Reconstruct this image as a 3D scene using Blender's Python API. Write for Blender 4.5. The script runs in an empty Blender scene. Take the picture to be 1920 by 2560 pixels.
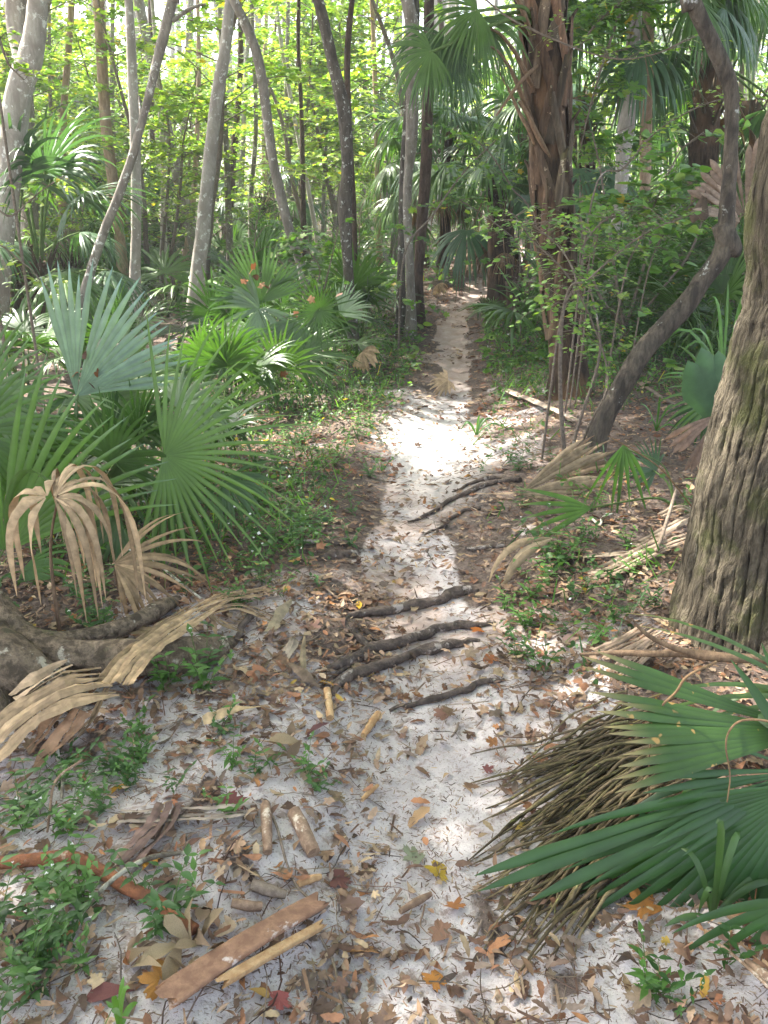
import bpy, math, random
import numpy as np
from mathutils import Vector
R = math.radians
rnd = random.Random(7)
rs = np.random.RandomState(11)
scene = bpy.context.scene
COL = scene.collection

# ------------------------------------------------------------------ camera maths
CAMZ = 1.6
PITCH = R(21.3)
FPX = 2048.0
def ray(px, py):
    """world direction through a point of the 1920 x 2560 photograph"""
    x = (px - 960) / FPX; y = (1280 - py) / FPX
    c, s = math.cos(PITCH), math.sin(PITCH)
    return np.array([x, c + y * s, -s + y * c])
def at(px, py, Y):
    d = ray(px, py); t = Y / d[1]
    return np.array([d[0] * t, Y, CAMZ + d[2] * t])
def depth_of(p):
    c, s = math.cos(PITCH), math.sin(PITCH)
    return p[1] * c - (p[2] - CAMZ) * s
def sm(a, b, x):
    t = np.clip((x - a) / (b - a), 0, 1); return t * t * (3 - 2 * t)

# ------------------------------------------------------------------ noise
def vnoise(x, y, seed=0):
    x = np.asarray(x, float); y = np.asarray(y, float)
    xi = np.floor(x).astype(np.int64); yi = np.floor(y).astype(np.int64)
    fx = x - xi; fy = y - yi
    fx = fx * fx * (3 - 2 * fx); fy = fy * fy * (3 - 2 * fy)
    def h(a, b):
        n = (a * 374761393 + b * 668265263 + seed * 974711) & 0x7fffffff
        n = ((n ^ (n >> 13)) * 1274126177) & 0x7fffffff
        return ((n ^ (n >> 16)) & 0xffff) / 65535.0
    return (h(xi, yi) * (1 - fx) * (1 - fy) + h(xi + 1, yi) * fx * (1 - fy)
            + h(xi, yi + 1) * (1 - fx) * fy + h(xi + 1, yi + 1) * fx * fy)
def fbm(x, y, seed=0, o=4):
    s = 0; a = .5
    for k in range(o):
        s = s + a * vnoise(x * 2 ** k, y * 2 ** k, seed + k); a *= .5
    return s / (1 - .5 ** o)

# ------------------------------------------------------------------ the lie of the land
def zpath(Y):
    return 0.62 * sm(6.2, 14.5, Y) + 1.0 * sm(11, 30, Y)
def ray_path(px, py):
    d = ray(px, py); lo, hi = 0.5, 60.0
    for t in np.linspace(0.9, 60, 3000):
        Y = d[1] * t
        if CAMZ + d[2] * t <= zpath(Y): return d[0] * t, Y
    return d[0] * 60, 60.
PATH_PX = [(1010, 2700, 190), (1010, 2560, 185), (1040, 2250, 170), (1080, 2000, 150), (1090, 1850, 140), (1090, 1700, 140), (1060, 1560, 135),
           (1020, 1400, 120), (1015, 1250, 95), (1040, 1150, 85), (1095, 1060, 72), (1135, 990, 60), (1135, 920, 55), (1130, 850, 48),
           (1138, 790, 40), (1172, 740, 38), (1215, 698, 36)]
_pp = []
for (a, b, w) in PATH_PX:
    x, Y = ray_path(a, b); _pp.append((Y, x, w / FPX * math.hypot(Y, 1.3)))
_pp.sort()
PY = np.array([p[0] for p in _pp]); PX = np.array([p[1] for p in _pp]); PW = np.array([p[2] for p in _pp])
PY = np.append(PY, [PY[-1] + 5, PY[-1] + 40]); PX = np.append(PX, [PX[-1] + 2.2, PX[-1] + 12]); PW = np.append(PW, [.3, .3])
PW = PW * np.where((PY > 3.6) & (PY < 9.5), .82, 1)
def xc(Y): return np.interp(Y, PY, PX)
def pw(Y): return np.interp(Y, PY, PW)
def G(x, y):
    x = np.asarray(x, float); y = np.asarray(y, float)
    d = x - xc(y)
    z = zpath(y)
    left = sm(0.6, 3.0, -d)
    z = z * (1 - .8 * left)
    w = pw(y)
    z = z + 0.17 * sm(w * .8, w + 1.0, d) + .25 * sm(1.2, 6, d) * sm(3, 8, y)
    z = z + 0.05 * sm(w, w + .35, -d) * sm(9, 2, y)
    z = z - 0.05 * np.exp(-((d / (w * 1.1 + .05)) ** 2))
    n = (fbm(x * .9, y * .9, 3) - .5) * .10 * (1 - .55 * np.exp(-(d / (w + .2)) ** 2))
    n = n + (fbm(x * 5, y * 5, 9, 3) - .5) * .028
    # step down behind the row of roots across the trail
    z = z + n * np.clip(y / 2, .3, 1) 
    z = z + .35 * sm(20, 60, y) * fbm(x * .05, y * .05, 20)
    return z
def g(x, y): return float(G(x, y))
def gp(px, py, zoff=0.0):
    """where the view ray meets the ground"""
    d = ray(px, py); t = .7
    while t < 80:
        if CAMZ + d[2] * t <= g(d[0] * t, d[1] * t) + zoff:
            lo, hi = t - .1, t
            for _ in range(12):
                m = (lo + hi) / 2
                if CAMZ + d[2] * m <= g(d[0] * m, d[1] * m) + zoff: hi = m
                else: lo = m
            return np.array([d[0] * hi, d[1] * hi, CAMZ + d[2] * hi])
        t += .1
    return np.array([d[0] * 80, d[1] * 80, g(d[0] * 80, d[1] * 80)])

# ------------------------------------------------------------------ mesh building
class MB:
    def __init__(s): s.v = []; s.f = []; s.c = []; s.n = 0; s.m = []
    def add(s, v, f, col=(1, 1, 1), mi=0):
        v = np.asarray(v, float).reshape(-1, 3); f = [np.asarray(f)] if isinstance(f, np.ndarray) else [np.asarray(f)]
        col = np.asarray(col, float)
        if col.ndim == 1: col = np.tile(col, (len(v), 1))
        for a in f: s.f.append(a + s.n); s.m.append(np.full(len(a), mi, np.int32))
        s.v.append(v); s.c.append(col); s.n += len(v); return s
    def mesh(s, name, mats, smooth=True):
        v = np.concatenate(s.v); c = np.concatenate(s.c)
        me = bpy.data.meshes.new(name)
        me.vertices.add(len(v)); me.vertices.foreach_set('co', v.astype(np.float32).ravel())
        loops = np.concatenate([a.ravel() for a in s.f]).astype(np.int32)
        tot = np.concatenate([np.full(len(a), a.shape[1], np.int32) for a in s.f])
        st = np.concatenate([[0], np.cumsum(tot)[:-1]]).astype(np.int32)
        me.loops.add(len(loops)); me.loops.foreach_set('vertex_index', loops)
        me.polygons.add(len(tot)); me.polygons.foreach_set('loop_start', st); me.polygons.foreach_set('loop_total', tot)
        me.polygons.foreach_set('material_index', np.concatenate(s.m))
        me.polygons.foreach_set('use_smooth', np.full(len(tot), smooth))
        me.update(calc_edges=True); me.validate()
        at_ = me.color_attributes.new('Col', 'FLOAT_COLOR', 'POINT')
        at_.data.foreach_set('color', np.hstack([c, np.ones((len(c), 1))]).astype(np.float32).ravel())
        for m in (mats if isinstance(mats, (list, tuple)) else [mats]): me.materials.append(m)
        return me
    def build(s, name, mats, parent=None, origin=None, smooth=True):
        if origin is not None: s.v = [a - np.asarray(origin) for a in s.v]
        o = bpy.data.objects.new(name, s.mesh(name, mats, smooth))
        COL.objects.link(o)
        if parent is not None: o.parent = parent
        elif origin is not None: o.location = origin
        return o
def tag(o, label=None, cat=None, group=None, kind=None):
    if label: o['label'] = label
    if cat: o['category'] = cat
    if group: o['group'] = group
    if kind: o['kind'] = kind
    return o
def empty(name, loc, label, cat, group=None, rz=0):
    o = bpy.data.objects.new(name, None); COL.objects.link(o); o.location = loc; o.rotation_euler = (0, 0, rz)
    o.empty_display_size = .1
    return tag(o, label, cat, group)
def part(name, me, parent, loc=(0, 0, 0), rz=0, sc=1, label=None, rot=None):
    o = bpy.data.objects.new(name, me); COL.objects.link(o); o.parent = parent; o.location = loc
    o.rotation_euler = rot or (0, 0, rz); o.scale = (sc,) * 3
    if label: o['label'] = label
    return o
def copy_tree(o, parent=None):
    c = o.copy(); COL.objects.link(c); c.parent = parent
    for ch in list(o.children): copy_tree(ch, c)
    return c

def nrm(v):
    v = np.asarray(v, float); return v / (np.linalg.norm(v, axis=-1, keepdims=True) + 1e-12)
def catmull(P, m):
    P = np.asarray(P, float)
    if m <= 1 or len(P) < 3: return P
    Q = np.vstack([2 * P[0] - P[1], P, 2 * P[-1] - P[-2]]); out = []
    for i in range(len(P) - 1):
        p0, p1, p2, p3 = Q[i:i + 4]
        for t in np.arange(m) / m:
            out.append(.5 * ((2 * p1) + (-p0 + p2) * t + (2 * p0 - 5 * p1 + 4 * p2 - p3) * t * t + (-p0 + 3 * p1 - 3 * p2 + p3) * t ** 3))
    out.append(P[-1]); return np.array(out)
def tube(mb, pts, rad, sides=8, m=4, col=(1, 1, 1), wob=0, lump=0, seed=0, flat=None, mi=0, cap=True, ridge=None):
    """tapered tube through points; radii per point, knobbly with wob / lump"""
    pts = np.asarray(pts, float); rad = np.broadcast_to(np.asarray(rad, float), (len(pts),))
    Q = catmull(np.hstack([pts, rad[:, None]]), m); P, r = Q[:, :3], np.abs(Q[:, 3])
    n = len(P); T = nrm(np.gradient(P, axis=0))
    ref = np.array([0, 1, 0.]) if abs(T[0][2]) > .6 else np.array([0, 0, 1.])
    N = np.zeros_like(T); N[0] = nrm(np.cross(T[0], np.cross(ref, T[0])))
    for i in range(1, n):
        N[i] = nrm(N[i - 1] - T[i] * np.dot(N[i - 1], T[i]))
    B = np.cross(T, N)
    th = np.arange(sides) / sides * 2 * math.pi
    s = np.concatenate([[0], np.cumsum(np.linalg.norm(np.diff(P, axis=0), axis=1))])
    TH, S = np.meshgrid(th, s)
    rr = np.repeat(r[:, None], sides, 1)
    ru = max(r.mean(), 1e-4)
    if wob: rr = rr * (1 + wob * 2 * (fbm(np.cos(TH) * 1.3 + S / ru * .25 + seed, np.sin(TH) * 1.3 + seed * 3.7 + S / ru * .12, seed, 3) - .5))
    if lump: rr = rr * (1 + lump * 2 * (fbm(np.cos(TH) * 4 + S / ru * 1.2 + seed, np.sin(TH) * 4 - S / ru * .8, seed + 5, 2) - .5))
    if ridge is not None: rr = ridge(TH, S, rr)
    fx, fy = (1, 1) if flat is None else flat
    V = P[:, None, :] + (np.cos(TH) * rr * fx)[..., None] * N[:, None, :] + (np.sin(TH) * rr * fy)[..., None] * B[:, None, :]
    V = V.reshape(-1, 3)
    i, j = np.meshgrid(np.arange(n - 1), np.arange(sides), indexing='ij')
    a = i * sides + j; b = i * sides + (j + 1) % sides
    F = np.stack([a, b, b + sides, a + sides], -1).reshape(-1, 4)
    cc = col
    if callable(col): cc = col(TH, S).reshape(-1, 3)
    mb.add(V, F, cc, mi)
    if cap:
        for k, q in ((0, -1), (n - 1, 1)):
            ring = V[k * sides:(k + 1) * sides]; ctr = P[k]
            f = np.array([[0, 1 + (t if q > 0 else (t + 1) % sides), 1 + ((t + 1) % sides if q > 0 else t)] for t in range(sides)])
            c0 = cc if np.ndim(cc) == 1 else np.asarray(cc)[k * sides:(k + 1) * sides].mean(0)
            mb.add(np.vstack([ctr, ring]), f, c0, mi)
    return P, r

def frames(dirv, nv):
    """rotation matrices (m,3,3) with columns side, dir, normal"""
    d = nrm(dirv); n = nrm(nv - d * np.sum(nv * d, 1, keepdims=True)); s = np.cross(d, n)
    return np.stack([s, d, n], -1)
def scatter(mb, tv, tf, pos, dirv, nv, size, col, mi=0):
    """stamp a small template once per point; template: x side, y along, z up"""
    m = len(pos)
    if m == 0: return
    M = frames(dirv, nv); size = np.broadcast_to(size, (m,))
    V = np.einsum('mij,kj->mki', M, tv) * size[:, None, None] + pos[:, None, :]
    F = tf[None] + (np.arange(m) * len(tv))[:, None, None]
    C = np.repeat(np.asarray(col, float)[:, None, :], len(tv), 1) if np.ndim(col) == 2 else np.tile(col, (m * len(tv), 1))
    mb.add(V.reshape(-1, 3), F.reshape(-1, tf.shape[1]), C.reshape(-1, 3), mi)

def outline_leaf(pts, fold=.12, bend=.1, curl=0):
    """leaf from a closed half outline (x>=0 side mirrored) fanned from a midrib"""
    pts = np.array(pts, float)
    # midrib verts at the y of each outline point, so the blade can fold and bend
    L = np.stack([-pts[:, 0], pts[:, 1]], 1); Rr = pts
    V = []; F = []
    ys = pts[:, 1]
    mid = np.stack([np.zeros(len(pts)), np.sort(ys)], 1)
    n = len(pts)
    for (x, y) in np.vstack([mid, Rr, L]):
        V.append([x, y, abs(x) * fold - bend * (y - .4) ** 2 + curl * x * x * 2])
    for k in range(n - 1):
        F.append([k, n + k, n + k + 1, k + 1]); F.append([k, k + 1, 2 * n + k + 1, 2 * n + k])
    return np.array(V), np.array(F)
OV = [(0.01, 0), (.17, .14), (.26, .36), (.2, .66), (.0, 1)]
NARROW = [(0.01, 0), (.09, .15), (.14, .4), (.1, .72), (0, 1)]
OBOV = [(0.01, 0), (.08, .25), (.19, .6), (.17, .85), (0, 1)]
def lobed_leaf(lobes=5, depth=.5, curl=.0, fold=.1, seed=0, serr=0):
    r_ = random.Random(seed); P = []
    K = lobes
    A = R(245)
    nn = (K - 1) * 8 + 1
    for i in range(nn):
        a = -A / 2 + A * i / (nn - 1)
        ph = (i % 8)
        rad = [1.0, .80, .86, .66, 1 - depth, .66, .86, .80][ph] + r_.uniform(-.04, .04)
        a += [0, .0, -.03, -.02, 0, .02, .03, 0][ph]
        L = (1 - .28 * abs(a) / (A / 2)) * (.92 + .16 * r_.random())
        P.append((math.sin(a) * rad * L * .62, .32 + math.cos(a) * rad * L * .68))
    V = [[0, .32, 0], [0, .02, 0]]
    for (x, y) in P: V.append([x, y, 0])
    V = np.array(V)
    rr = np.hypot(V[:, 0], V[:, 1] - .32)
    V[:, 2] = abs(V[:, 0]) * fold + curl * rr ** 2 + np.array([r_.uniform(-1, 1) * .05 * q for q in rr]) + .10 * np.sin(V[:, 0] * 5 + seed) * rr + .08 * np.sin(V[:, 1] * 6 + seed * 2) * rr
    F = [[0, 2 + i, 3 + i] for i in range(len(P) - 1)] + [[0, 1, 2], [0, len(P) + 1, 1]]
    F = [f[::-1] for f in F]
    return V, np.array(F)
QUAD = (np.array([[0, 0, 0], [.3, .45, .06], [0, 1, -.06], [-.3, .45, .06]]), np.array([[0, 1, 2, 3]]))

# ------------------------------------------------------------------ materials
def newmat(name):
    m = bpy.data.materials.new(name); m.use_nodes = True; nt = m.node_tree; nt.nodes.clear()
    return m, nt
def N(nt, t, **k):
    n = nt.nodes.new(t)
    for a, b in k.items():
        if a.startswith('i_'): n.inputs[a[2:].replace('_', ' ')].default_value = b
        else: setattr(n, a, b)
    return n
def mixc(nt, fac, a, b, mode='MIX'):
    n = nt.nodes.new('ShaderNodeMix'); n.data_type = 'RGBA'; n.blend_type = mode
    for sock, v in ((0, fac), (6, a), (7, b)):
        if isinstance(v, (int, float)): n.inputs[sock].default_value = v
        elif isinstance(v, tuple): n.inputs[sock].default_value = (*v, 1)
        else: nt.links.new(v, n.inputs[sock])
    return n.outputs[2]
def rampf(nt, sock, a, b):
    n = nt.nodes.new('ShaderNodeMapRange'); n.inputs[1].default_value = a; n.inputs[2].default_value = b
    nt.links.new(sock, n.inputs[0]); return n.outputs[0]
def noise(nt, vec, sc, det=4, rough=.6, dist=0):
    n = nt.nodes.new('ShaderNodeTexNoise'); n.inputs['Scale'].default_value = sc; n.inputs['Detail'].default_value = det
    n.inputs['Roughness'].default_value = rough; n.inputs['Distortion'].default_value = dist
    nt.links.new(vec, n.inputs['Vector']); return n.outputs['Fac']
def coords(nt, scale=(1, 1, 1)):
    tc = nt.nodes.new('ShaderNodeTexCoord'); mp = nt.nodes.new('ShaderNodeMapping'); mp.inputs['Scale'].default_value = scale
    nt.links.new(tc.outputs['Object'], mp.inputs['Vector']); return mp.outputs[0]
def finish(nt, col, rough=.8, bump=None, bstr=.5, bdist=.01, trans=0, spec=.3, tint=(1, 1, 1)):
    out = nt.nodes.new('ShaderNodeOutputMaterial'); p = nt.nodes.new('ShaderNodeBsdfPrincipled')
    if isinstance(col, tuple): p.inputs['Base Color'].default_value = (*col, 1)
    else: nt.links.new(col, p.inputs['Base Color'])
    p.inputs['Roughness'].default_value = rough; p.inputs['Specular IOR Level'].default_value = spec
    if bump is not None:
        b = nt.nodes.new('ShaderNodeBump'); b.inputs['Strength'].default_value = bstr; b.inputs['Distance'].default_value = bdist
        nt.links.new(bump, b.inputs['Height']); nt.links.new(b.outputs[0], p.inputs['Normal'])
    if trans:
        t = nt.nodes.new('ShaderNodeBsdfTranslucent'); tc = mixc(nt, 1.0, col, tint, 'MULTIPLY'); nt.links.new(tc, t.inputs[0])
        mx = nt.nodes.new('ShaderNodeMixShader'); mx.inputs[0].default_value = trans
        nt.links.new(p.outputs[0], mx.inputs[1]); nt.links.new(t.outputs[0], mx.inputs[2]); nt.links.new(mx.outputs[0], out.inputs[0])
    else: nt.links.new(p.outputs[0], out.inputs[0])
def leafmat(name, trans=.4, rough=.5, spec=.35, tint=(1.5, 1.6, .7), nsc=20, namp=.35, spots=None):
    m, nt = newmat(name)
    a = N(nt, 'ShaderNodeAttribute', attribute_name='Col').outputs['Color']
    v = coords(nt); f = noise(nt, v, nsc, 3)
    hv = rampf(nt, f, .3, .7)
    dark = mixc(nt, 1.0, a, (1 - namp, 1 - namp, 1 - namp), 'MULTIPLY')
    c = mixc(nt, hv, dark, a)
    if spots:
        f2 = noise(nt, v, spots[0], 2); k = rampf(nt, f2, spots[1], spots[1] + .04); c = mixc(nt, k, c, spots[2])
    finish(nt, c, rough, f, .15, .002, trans, spec, tint)
    return m
def barkmat(name, base, dark, lichen=None, lam=.6, scale=12, zs=.25, bstr=.8, bd=.01, moss=None, mam=.5, lsc=9, big=None, lz=1):
    m, nt = newmat(name)
    v = coords(nt, (1, 1, zs)); v1 = coords(nt)
    f = noise(nt, v, scale, 6, .65, .4)
    c = mixc(nt, rampf(nt, f, .40, .58), dark, base)
    f9 = noise(nt, v, scale * 4.5, 3, .7); c = mixc(nt, rampf(nt, f9, .35, .6), mixc(nt, .55, c, dark), c)
    f3 = noise(nt, v1, 2.2, 3); c = mixc(nt, rampf(nt, f3, .35, .7), mixc(nt, .5, c, dark), c)
    if big: f5 = noise(nt, v1, 1.1, 3); c = mixc(nt, rampf(nt, f5, .48, .62), c, mixc(nt, .55, c, big))
    if moss: f4 = noise(nt, v1, 3.5, 5, .7); c = mixc(nt, rampf(nt, f4, mam, mam + .12), c, moss)
    if lichen:
        f2 = noise(nt, coords(nt, (1, 1, lz)), lsc, 5, .7); c = mixc(nt, rampf(nt, f2, lam, lam + .05), c, lichen)
    at_ = N(nt, 'ShaderNodeAttribute', attribute_name='Col').outputs['Color']
    c = mixc(nt, 1.0, c, at_, 'MULTIPLY')
    hb_ = nt.nodes.new('ShaderNodeMath'); hb_.operation = 'MULTIPLY_ADD'; nt.links.new(f9, hb_.inputs[0]); hb_.inputs[1].default_value = .5; nt.links.new(f, hb_.inputs[2])
    finish(nt, c, .9, hb_.outputs[0], bstr, bd * 2, 0, .15)
    return m
M = {}
M['leaf'] = leafmat('green_leaf', .45, .5, .3, (1.35, 1.5, .6), 8, .3)
M['litter'] = leafmat('dead_leaf', .12, .75, .15, (1.2, .9, .5), 60, .4)
M['fan'] = leafmat('palm_fan', .28, .42, .45, (1.3, 1.6, .6), 14, .25)
M['fanspot'] = leafmat('palm_fan_spotted', .28, .42, .4, (1.3, 1.6, .6), 14, .25, (22, .66, (.42, .25, .08)))
M['deadfan'] = leafmat('dead_palm_fan', .12, .7, .2, (1.2, .9, .5), 30, .5)
M['weed'] = leafmat('weed_leaf', .4, .45, .35, (1.3, 1.5, .6), 30, .2)
M['white'] = leafmat('white_petal', .3, .6, .2, (1, 1, 1), 30, .05)
M['grey_bark'] = barkmat('grey_bark', (.29, .26, .22), (.14, .12, .10), (.55, .54, .49), .59, 14, .35, .5, .006, None, .5, 16)
M['pale_bark'] = barkmat('pale_bark', (.42, .39, .34), (.25, .22, .19), (.62, .61, .56), .58, 10, .4, .4, .005, None, .5, 14)
M['dark_bark'] = barkmat('dark_bark', (.15, .13, .105), (.06, .05, .042), (.45, .45, .40), .58, 16, .3, .8, .01, None, .5, 18)
M['tan_bark'] = barkmat('tan_bark', (.42, .31, .21), (.2, .14, .09), None, .6, 14, .3, .7, .01)
M['brown_bark'] = barkmat('brown_bark', (.15, .105, .08), (.06, .042, .033), None, .6, 22, .3, 1, .015, (.11, .12, .05), .6)
M['leaner_bark'] = barkmat('leaner_bark', (.17, .14, .105), (.05, .042, .035), (.42, .42, .38), .60, 20, .3, 1, .012, (.13, .13, .07), .64, 7)
M['moss_bark'] = barkmat('mossy_bark', (.205, .17, .118), (.055, .045, .032), (.46, .42, .35), .62, 26, .22, 1, .02, (.075, .075, .032), .50, 9, lz=.2)
M['palm_bark'] = barkmat('palm_bark', (.105, .07, .045), (.028, .02, .014), None, .6, 26, .2, 1, .012, None, .5, 9, (.25, .14, .072))
M['boot'] = barkmat('palm_boot', (.15, .115, .078), (.055, .042, .03), (.36, .31, .22), .62, 40, .12, .7, .004, (.10, .095, .045), .6, 12)
M['root'] = barkmat('root_bark', (.19, .145, .115), (.065, .05, .042), (.36, .31, .27), .58, 30, 1, .9, .006)
M['rootfib'] = barkmat('fibre_root', (.20, .155, .09), (.08, .065, .04), (.22, .21, .09), .60, 50, 1, .5, .003)
M['log'] = barkmat('log_bark', (.30, .225, .155), (.085, .065, .045), (.45, .40, .31), .58, 26, 1, 1, .012, (.11, .12, .06), .6, 9)
M['stick'] = barkmat('stick_bark', (.30, .215, .15), (.15, .1, .07), (.5, .44, .36), .6, 40, 1, .6, .003)
M['orange'] = barkmat('rotten_bark', (.33, .13, .06), (.16, .07, .04), (.42, .33, .25), .62, 26, 1, .8, .005)
M['board'] = barkmat('dry_stalk', (.33, .195, .12), (.18, .10, .065), (.46, .39, .35), .57, 34, 1, .5, .003)
M['wood'] = barkmat('bare_wood', (.5, .36, .2), (.3, .18, .09), (.6, .48, .32), .62, 34, 1, .5, .003)
M['twig'] = barkmat('twig_bark', (.24, .195, .155), (.12, .095, .075), (.4, .37, .33), .66, 60, 1, .4, .002)
M['lichen'] = barkmat('lichen_twig', (.30, .28, .23), (.12, .1, .08), (.5, .5, .42), .5, 60, 1, .6, .004)
M['petiole'] = barkmat('green_stalk', (.13, .19, .06), (.07, .11, .035), None, .6, 40, 1, .2, .001)
M['deadstalk'] = barkmat('dead_stalk', (.27, .18, .11), (.13, .085, .055), (.36, .28, .2), .66, 60, .3, .4, .003)
# ------------------------------------------------------------------ ground sheet
def sandmask(x, y):
    d = x - xc(y); w = pw(y)
    n = fbm(x * 2.2, y * 2.2, 31); n2 = fbm(x * 8, y * 8, 37, 3)
    s = sm(1.3, .5, np.abs(d) / (w * 1.0) - (n - .5) * 1.3 - (n2 - .5) * 1.2 * sm(6, 8, y))
    s = np.maximum(s, sm(.5, .62, n * .8 + n2 * .25) * sm(3.6, 2.6, y) * sm(1.7, .9, -d) * sm(1.1, .2, d) * 1.0)
    s = np.maximum(s, sm(.28, .44, n * .6 + n2 * .4) * .95 * sm(2.7, 2.2, y) * sm(1.5, .9, d) * np.maximum(sm(.75, .5, d), sm(1.75, 1.5, y)))  # sand stops short by the mossy trunk, where shade is put into the colour
    s = np.maximum(s, sm(.56, .66, n) * .55 * sm(1.5, .4, np.abs(d) - w))
    s = np.maximum(s, sm(.54, .62, n) * .8 * sm(-2, -4, x) * sm(7, 9, y) * sm(16, 13, y))
    return s
def litterness(x, y):
    """how thickly leaves lie"""
    d = x - xc(y); w = pw(y)
    n = fbm(x * 2.7 + 4, y * 2.7, 77, 3)
    e = sm(.3, 1.15, np.abs(d) / w)
    far = sm(7.5, 9, y); l = (.30 + .35 * far + .22 * sm(2.6, 3.4, y) * sm(6, 4.6, y)) * (1 - e) + .85 * e
    l = l * np.maximum(sm(.28, .62, n + .12 * e), .72 * sm(1.0, 1.35, np.abs(d) / w))
    l = np.maximum(l, .6 * np.exp(-((y - 2.35) / .5) ** 2) * sm(.2, -.5, d))
    l = l * (1 - .93 * sm(1.05, .6, np.hypot((x - .33) / .28, (y - 5.5) / .8)))
    l = l * (1 - .62 * sandmask(x, y) * sm(2.3, 1.9, y) * sm(.0, .25, np.abs(d) - w * .6))
    l = l * (1 - .75 * sm(1, .5, np.hypot((x - .14) / .2, (y - 1.75) / .33)))
    return l
ax = lambda segs: np.unique(np.concatenate([np.linspace(a, b, int((b - a) / s) + 1) for a, b, s in segs]).round(4))
gx = ax([(-400, -60, 40), (-60, -12, 3), (-12, -3, .25), (-3, 2.6, .03), (2.6, 12, .25), (12, 60, 3), (60, 400, 40)])
gy = ax([(-40, 0, 4), (0, .8, .2), (.8, 5, .03), (5, 9, .06), (9, 20, .2), (20, 60, 2), (60, 500, 40)])
X, Yg = np.meshgrid(gx, gy)
Z = G(X, Yg)
fine = (X > -3.2) & (X < 3) & (Yg < 9.5)
Z = Z + np.where(fine, (fbm(X * 14, Yg * 14, 51, 3) - .5) * .016, 0)
s_ = sandmask(X, Yg); w_ = np.exp(-(((X - .33) / .36) ** 2 + ((Yg - 5.5) / 1.2) ** 2) ** 2)  # w_ whitens the sand, with the sun patch partly painted into its colour
br_ = np.clip(sm(6.6, 7.6, Yg) * sm(14, 12, Yg) * .85 + .75 * sm(.36, .56, fbm(X * 3, Yg * 3, 41)) * sm(2.4, 3.0, Yg) * sm(5.0, 4.5, Yg), 0, 1)  # br_ browns the path dirt and also dims sand outside the painted sun patch
mb = MB()
ny, nx = X.shape
i, j = np.meshgrid(np.arange(ny - 1), np.arange(nx - 1), indexing='ij')
a = i * nx + j
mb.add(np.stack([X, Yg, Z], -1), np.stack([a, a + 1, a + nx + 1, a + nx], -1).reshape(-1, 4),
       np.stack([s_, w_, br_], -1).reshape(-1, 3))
m, nt = newmat('sandy_soil')
A = N(nt, 'ShaderNodeAttribute', attribute_name='Col'); sep = N(nt, 'ShaderNodeSeparateColor'); nt.links.new(A.outputs['Color'], sep.inputs[0])
v = coords(nt)
f1 = noise(nt, v, 6, 6, .65); f2 = noise(nt, v, 55, 5, .7); f3 = noise(nt, v, 160, 3, .7); f4 = noise(nt, v, 22, 5, .7, .6)
sand = mixc(nt, rampf(nt, f1, .35, .65), (.40, .355, .345), (.57, .52, .505))
sand = mixc(nt, rampf(nt, f3, .58, .68), sand, (.20, .16, .14))
sand = mixc(nt, rampf(nt, f4, .53, .64), sand, (.27, .215, .19))
humus = mixc(nt, rampf(nt, f2, .3, .7), (.05, .038, .032), (.19, .145, .12))
humus = mixc(nt, rampf(nt, f4, .55, .7), humus, (.22, .17, .14))
sub = nt.nodes.new('ShaderNodeMath'); sub.operation = 'ADD'; nt.links.new(sep.outputs[0], sub.inputs[0])
sc_ = nt.nodes.new('ShaderNodeMath'); sc_.operation = 'MULTIPLY_ADD'; nt.links.new(f4, sc_.inputs[0]); sc_.inputs[1].default_value = .9; sc_.inputs[2].default_value = -.45
nt.links.new(sc_.outputs[0], sub.inputs[1])
sand = mixc(nt, sep.outputs[2], sand, mixc(nt, rampf(nt, f1, .3, .7), (.30, .21, .165), (.45, .36, .31)))
c = mixc(nt, rampf(nt, sub.outputs[0], .38, .58), humus, sand)
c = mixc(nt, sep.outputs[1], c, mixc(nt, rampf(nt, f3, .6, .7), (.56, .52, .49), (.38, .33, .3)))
hb = nt.nodes.new('ShaderNodeMath'); hb.operation = 'ADD'; nt.links.new(f2, hb.inputs[0]); nt.links.new(f4, hb.inputs[1])
finish(nt, c, .95, hb.outputs[0], .7, .012, 0, .1)
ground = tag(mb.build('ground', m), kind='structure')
ground['label'] = 'sandy forest floor with a narrow trail'

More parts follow.
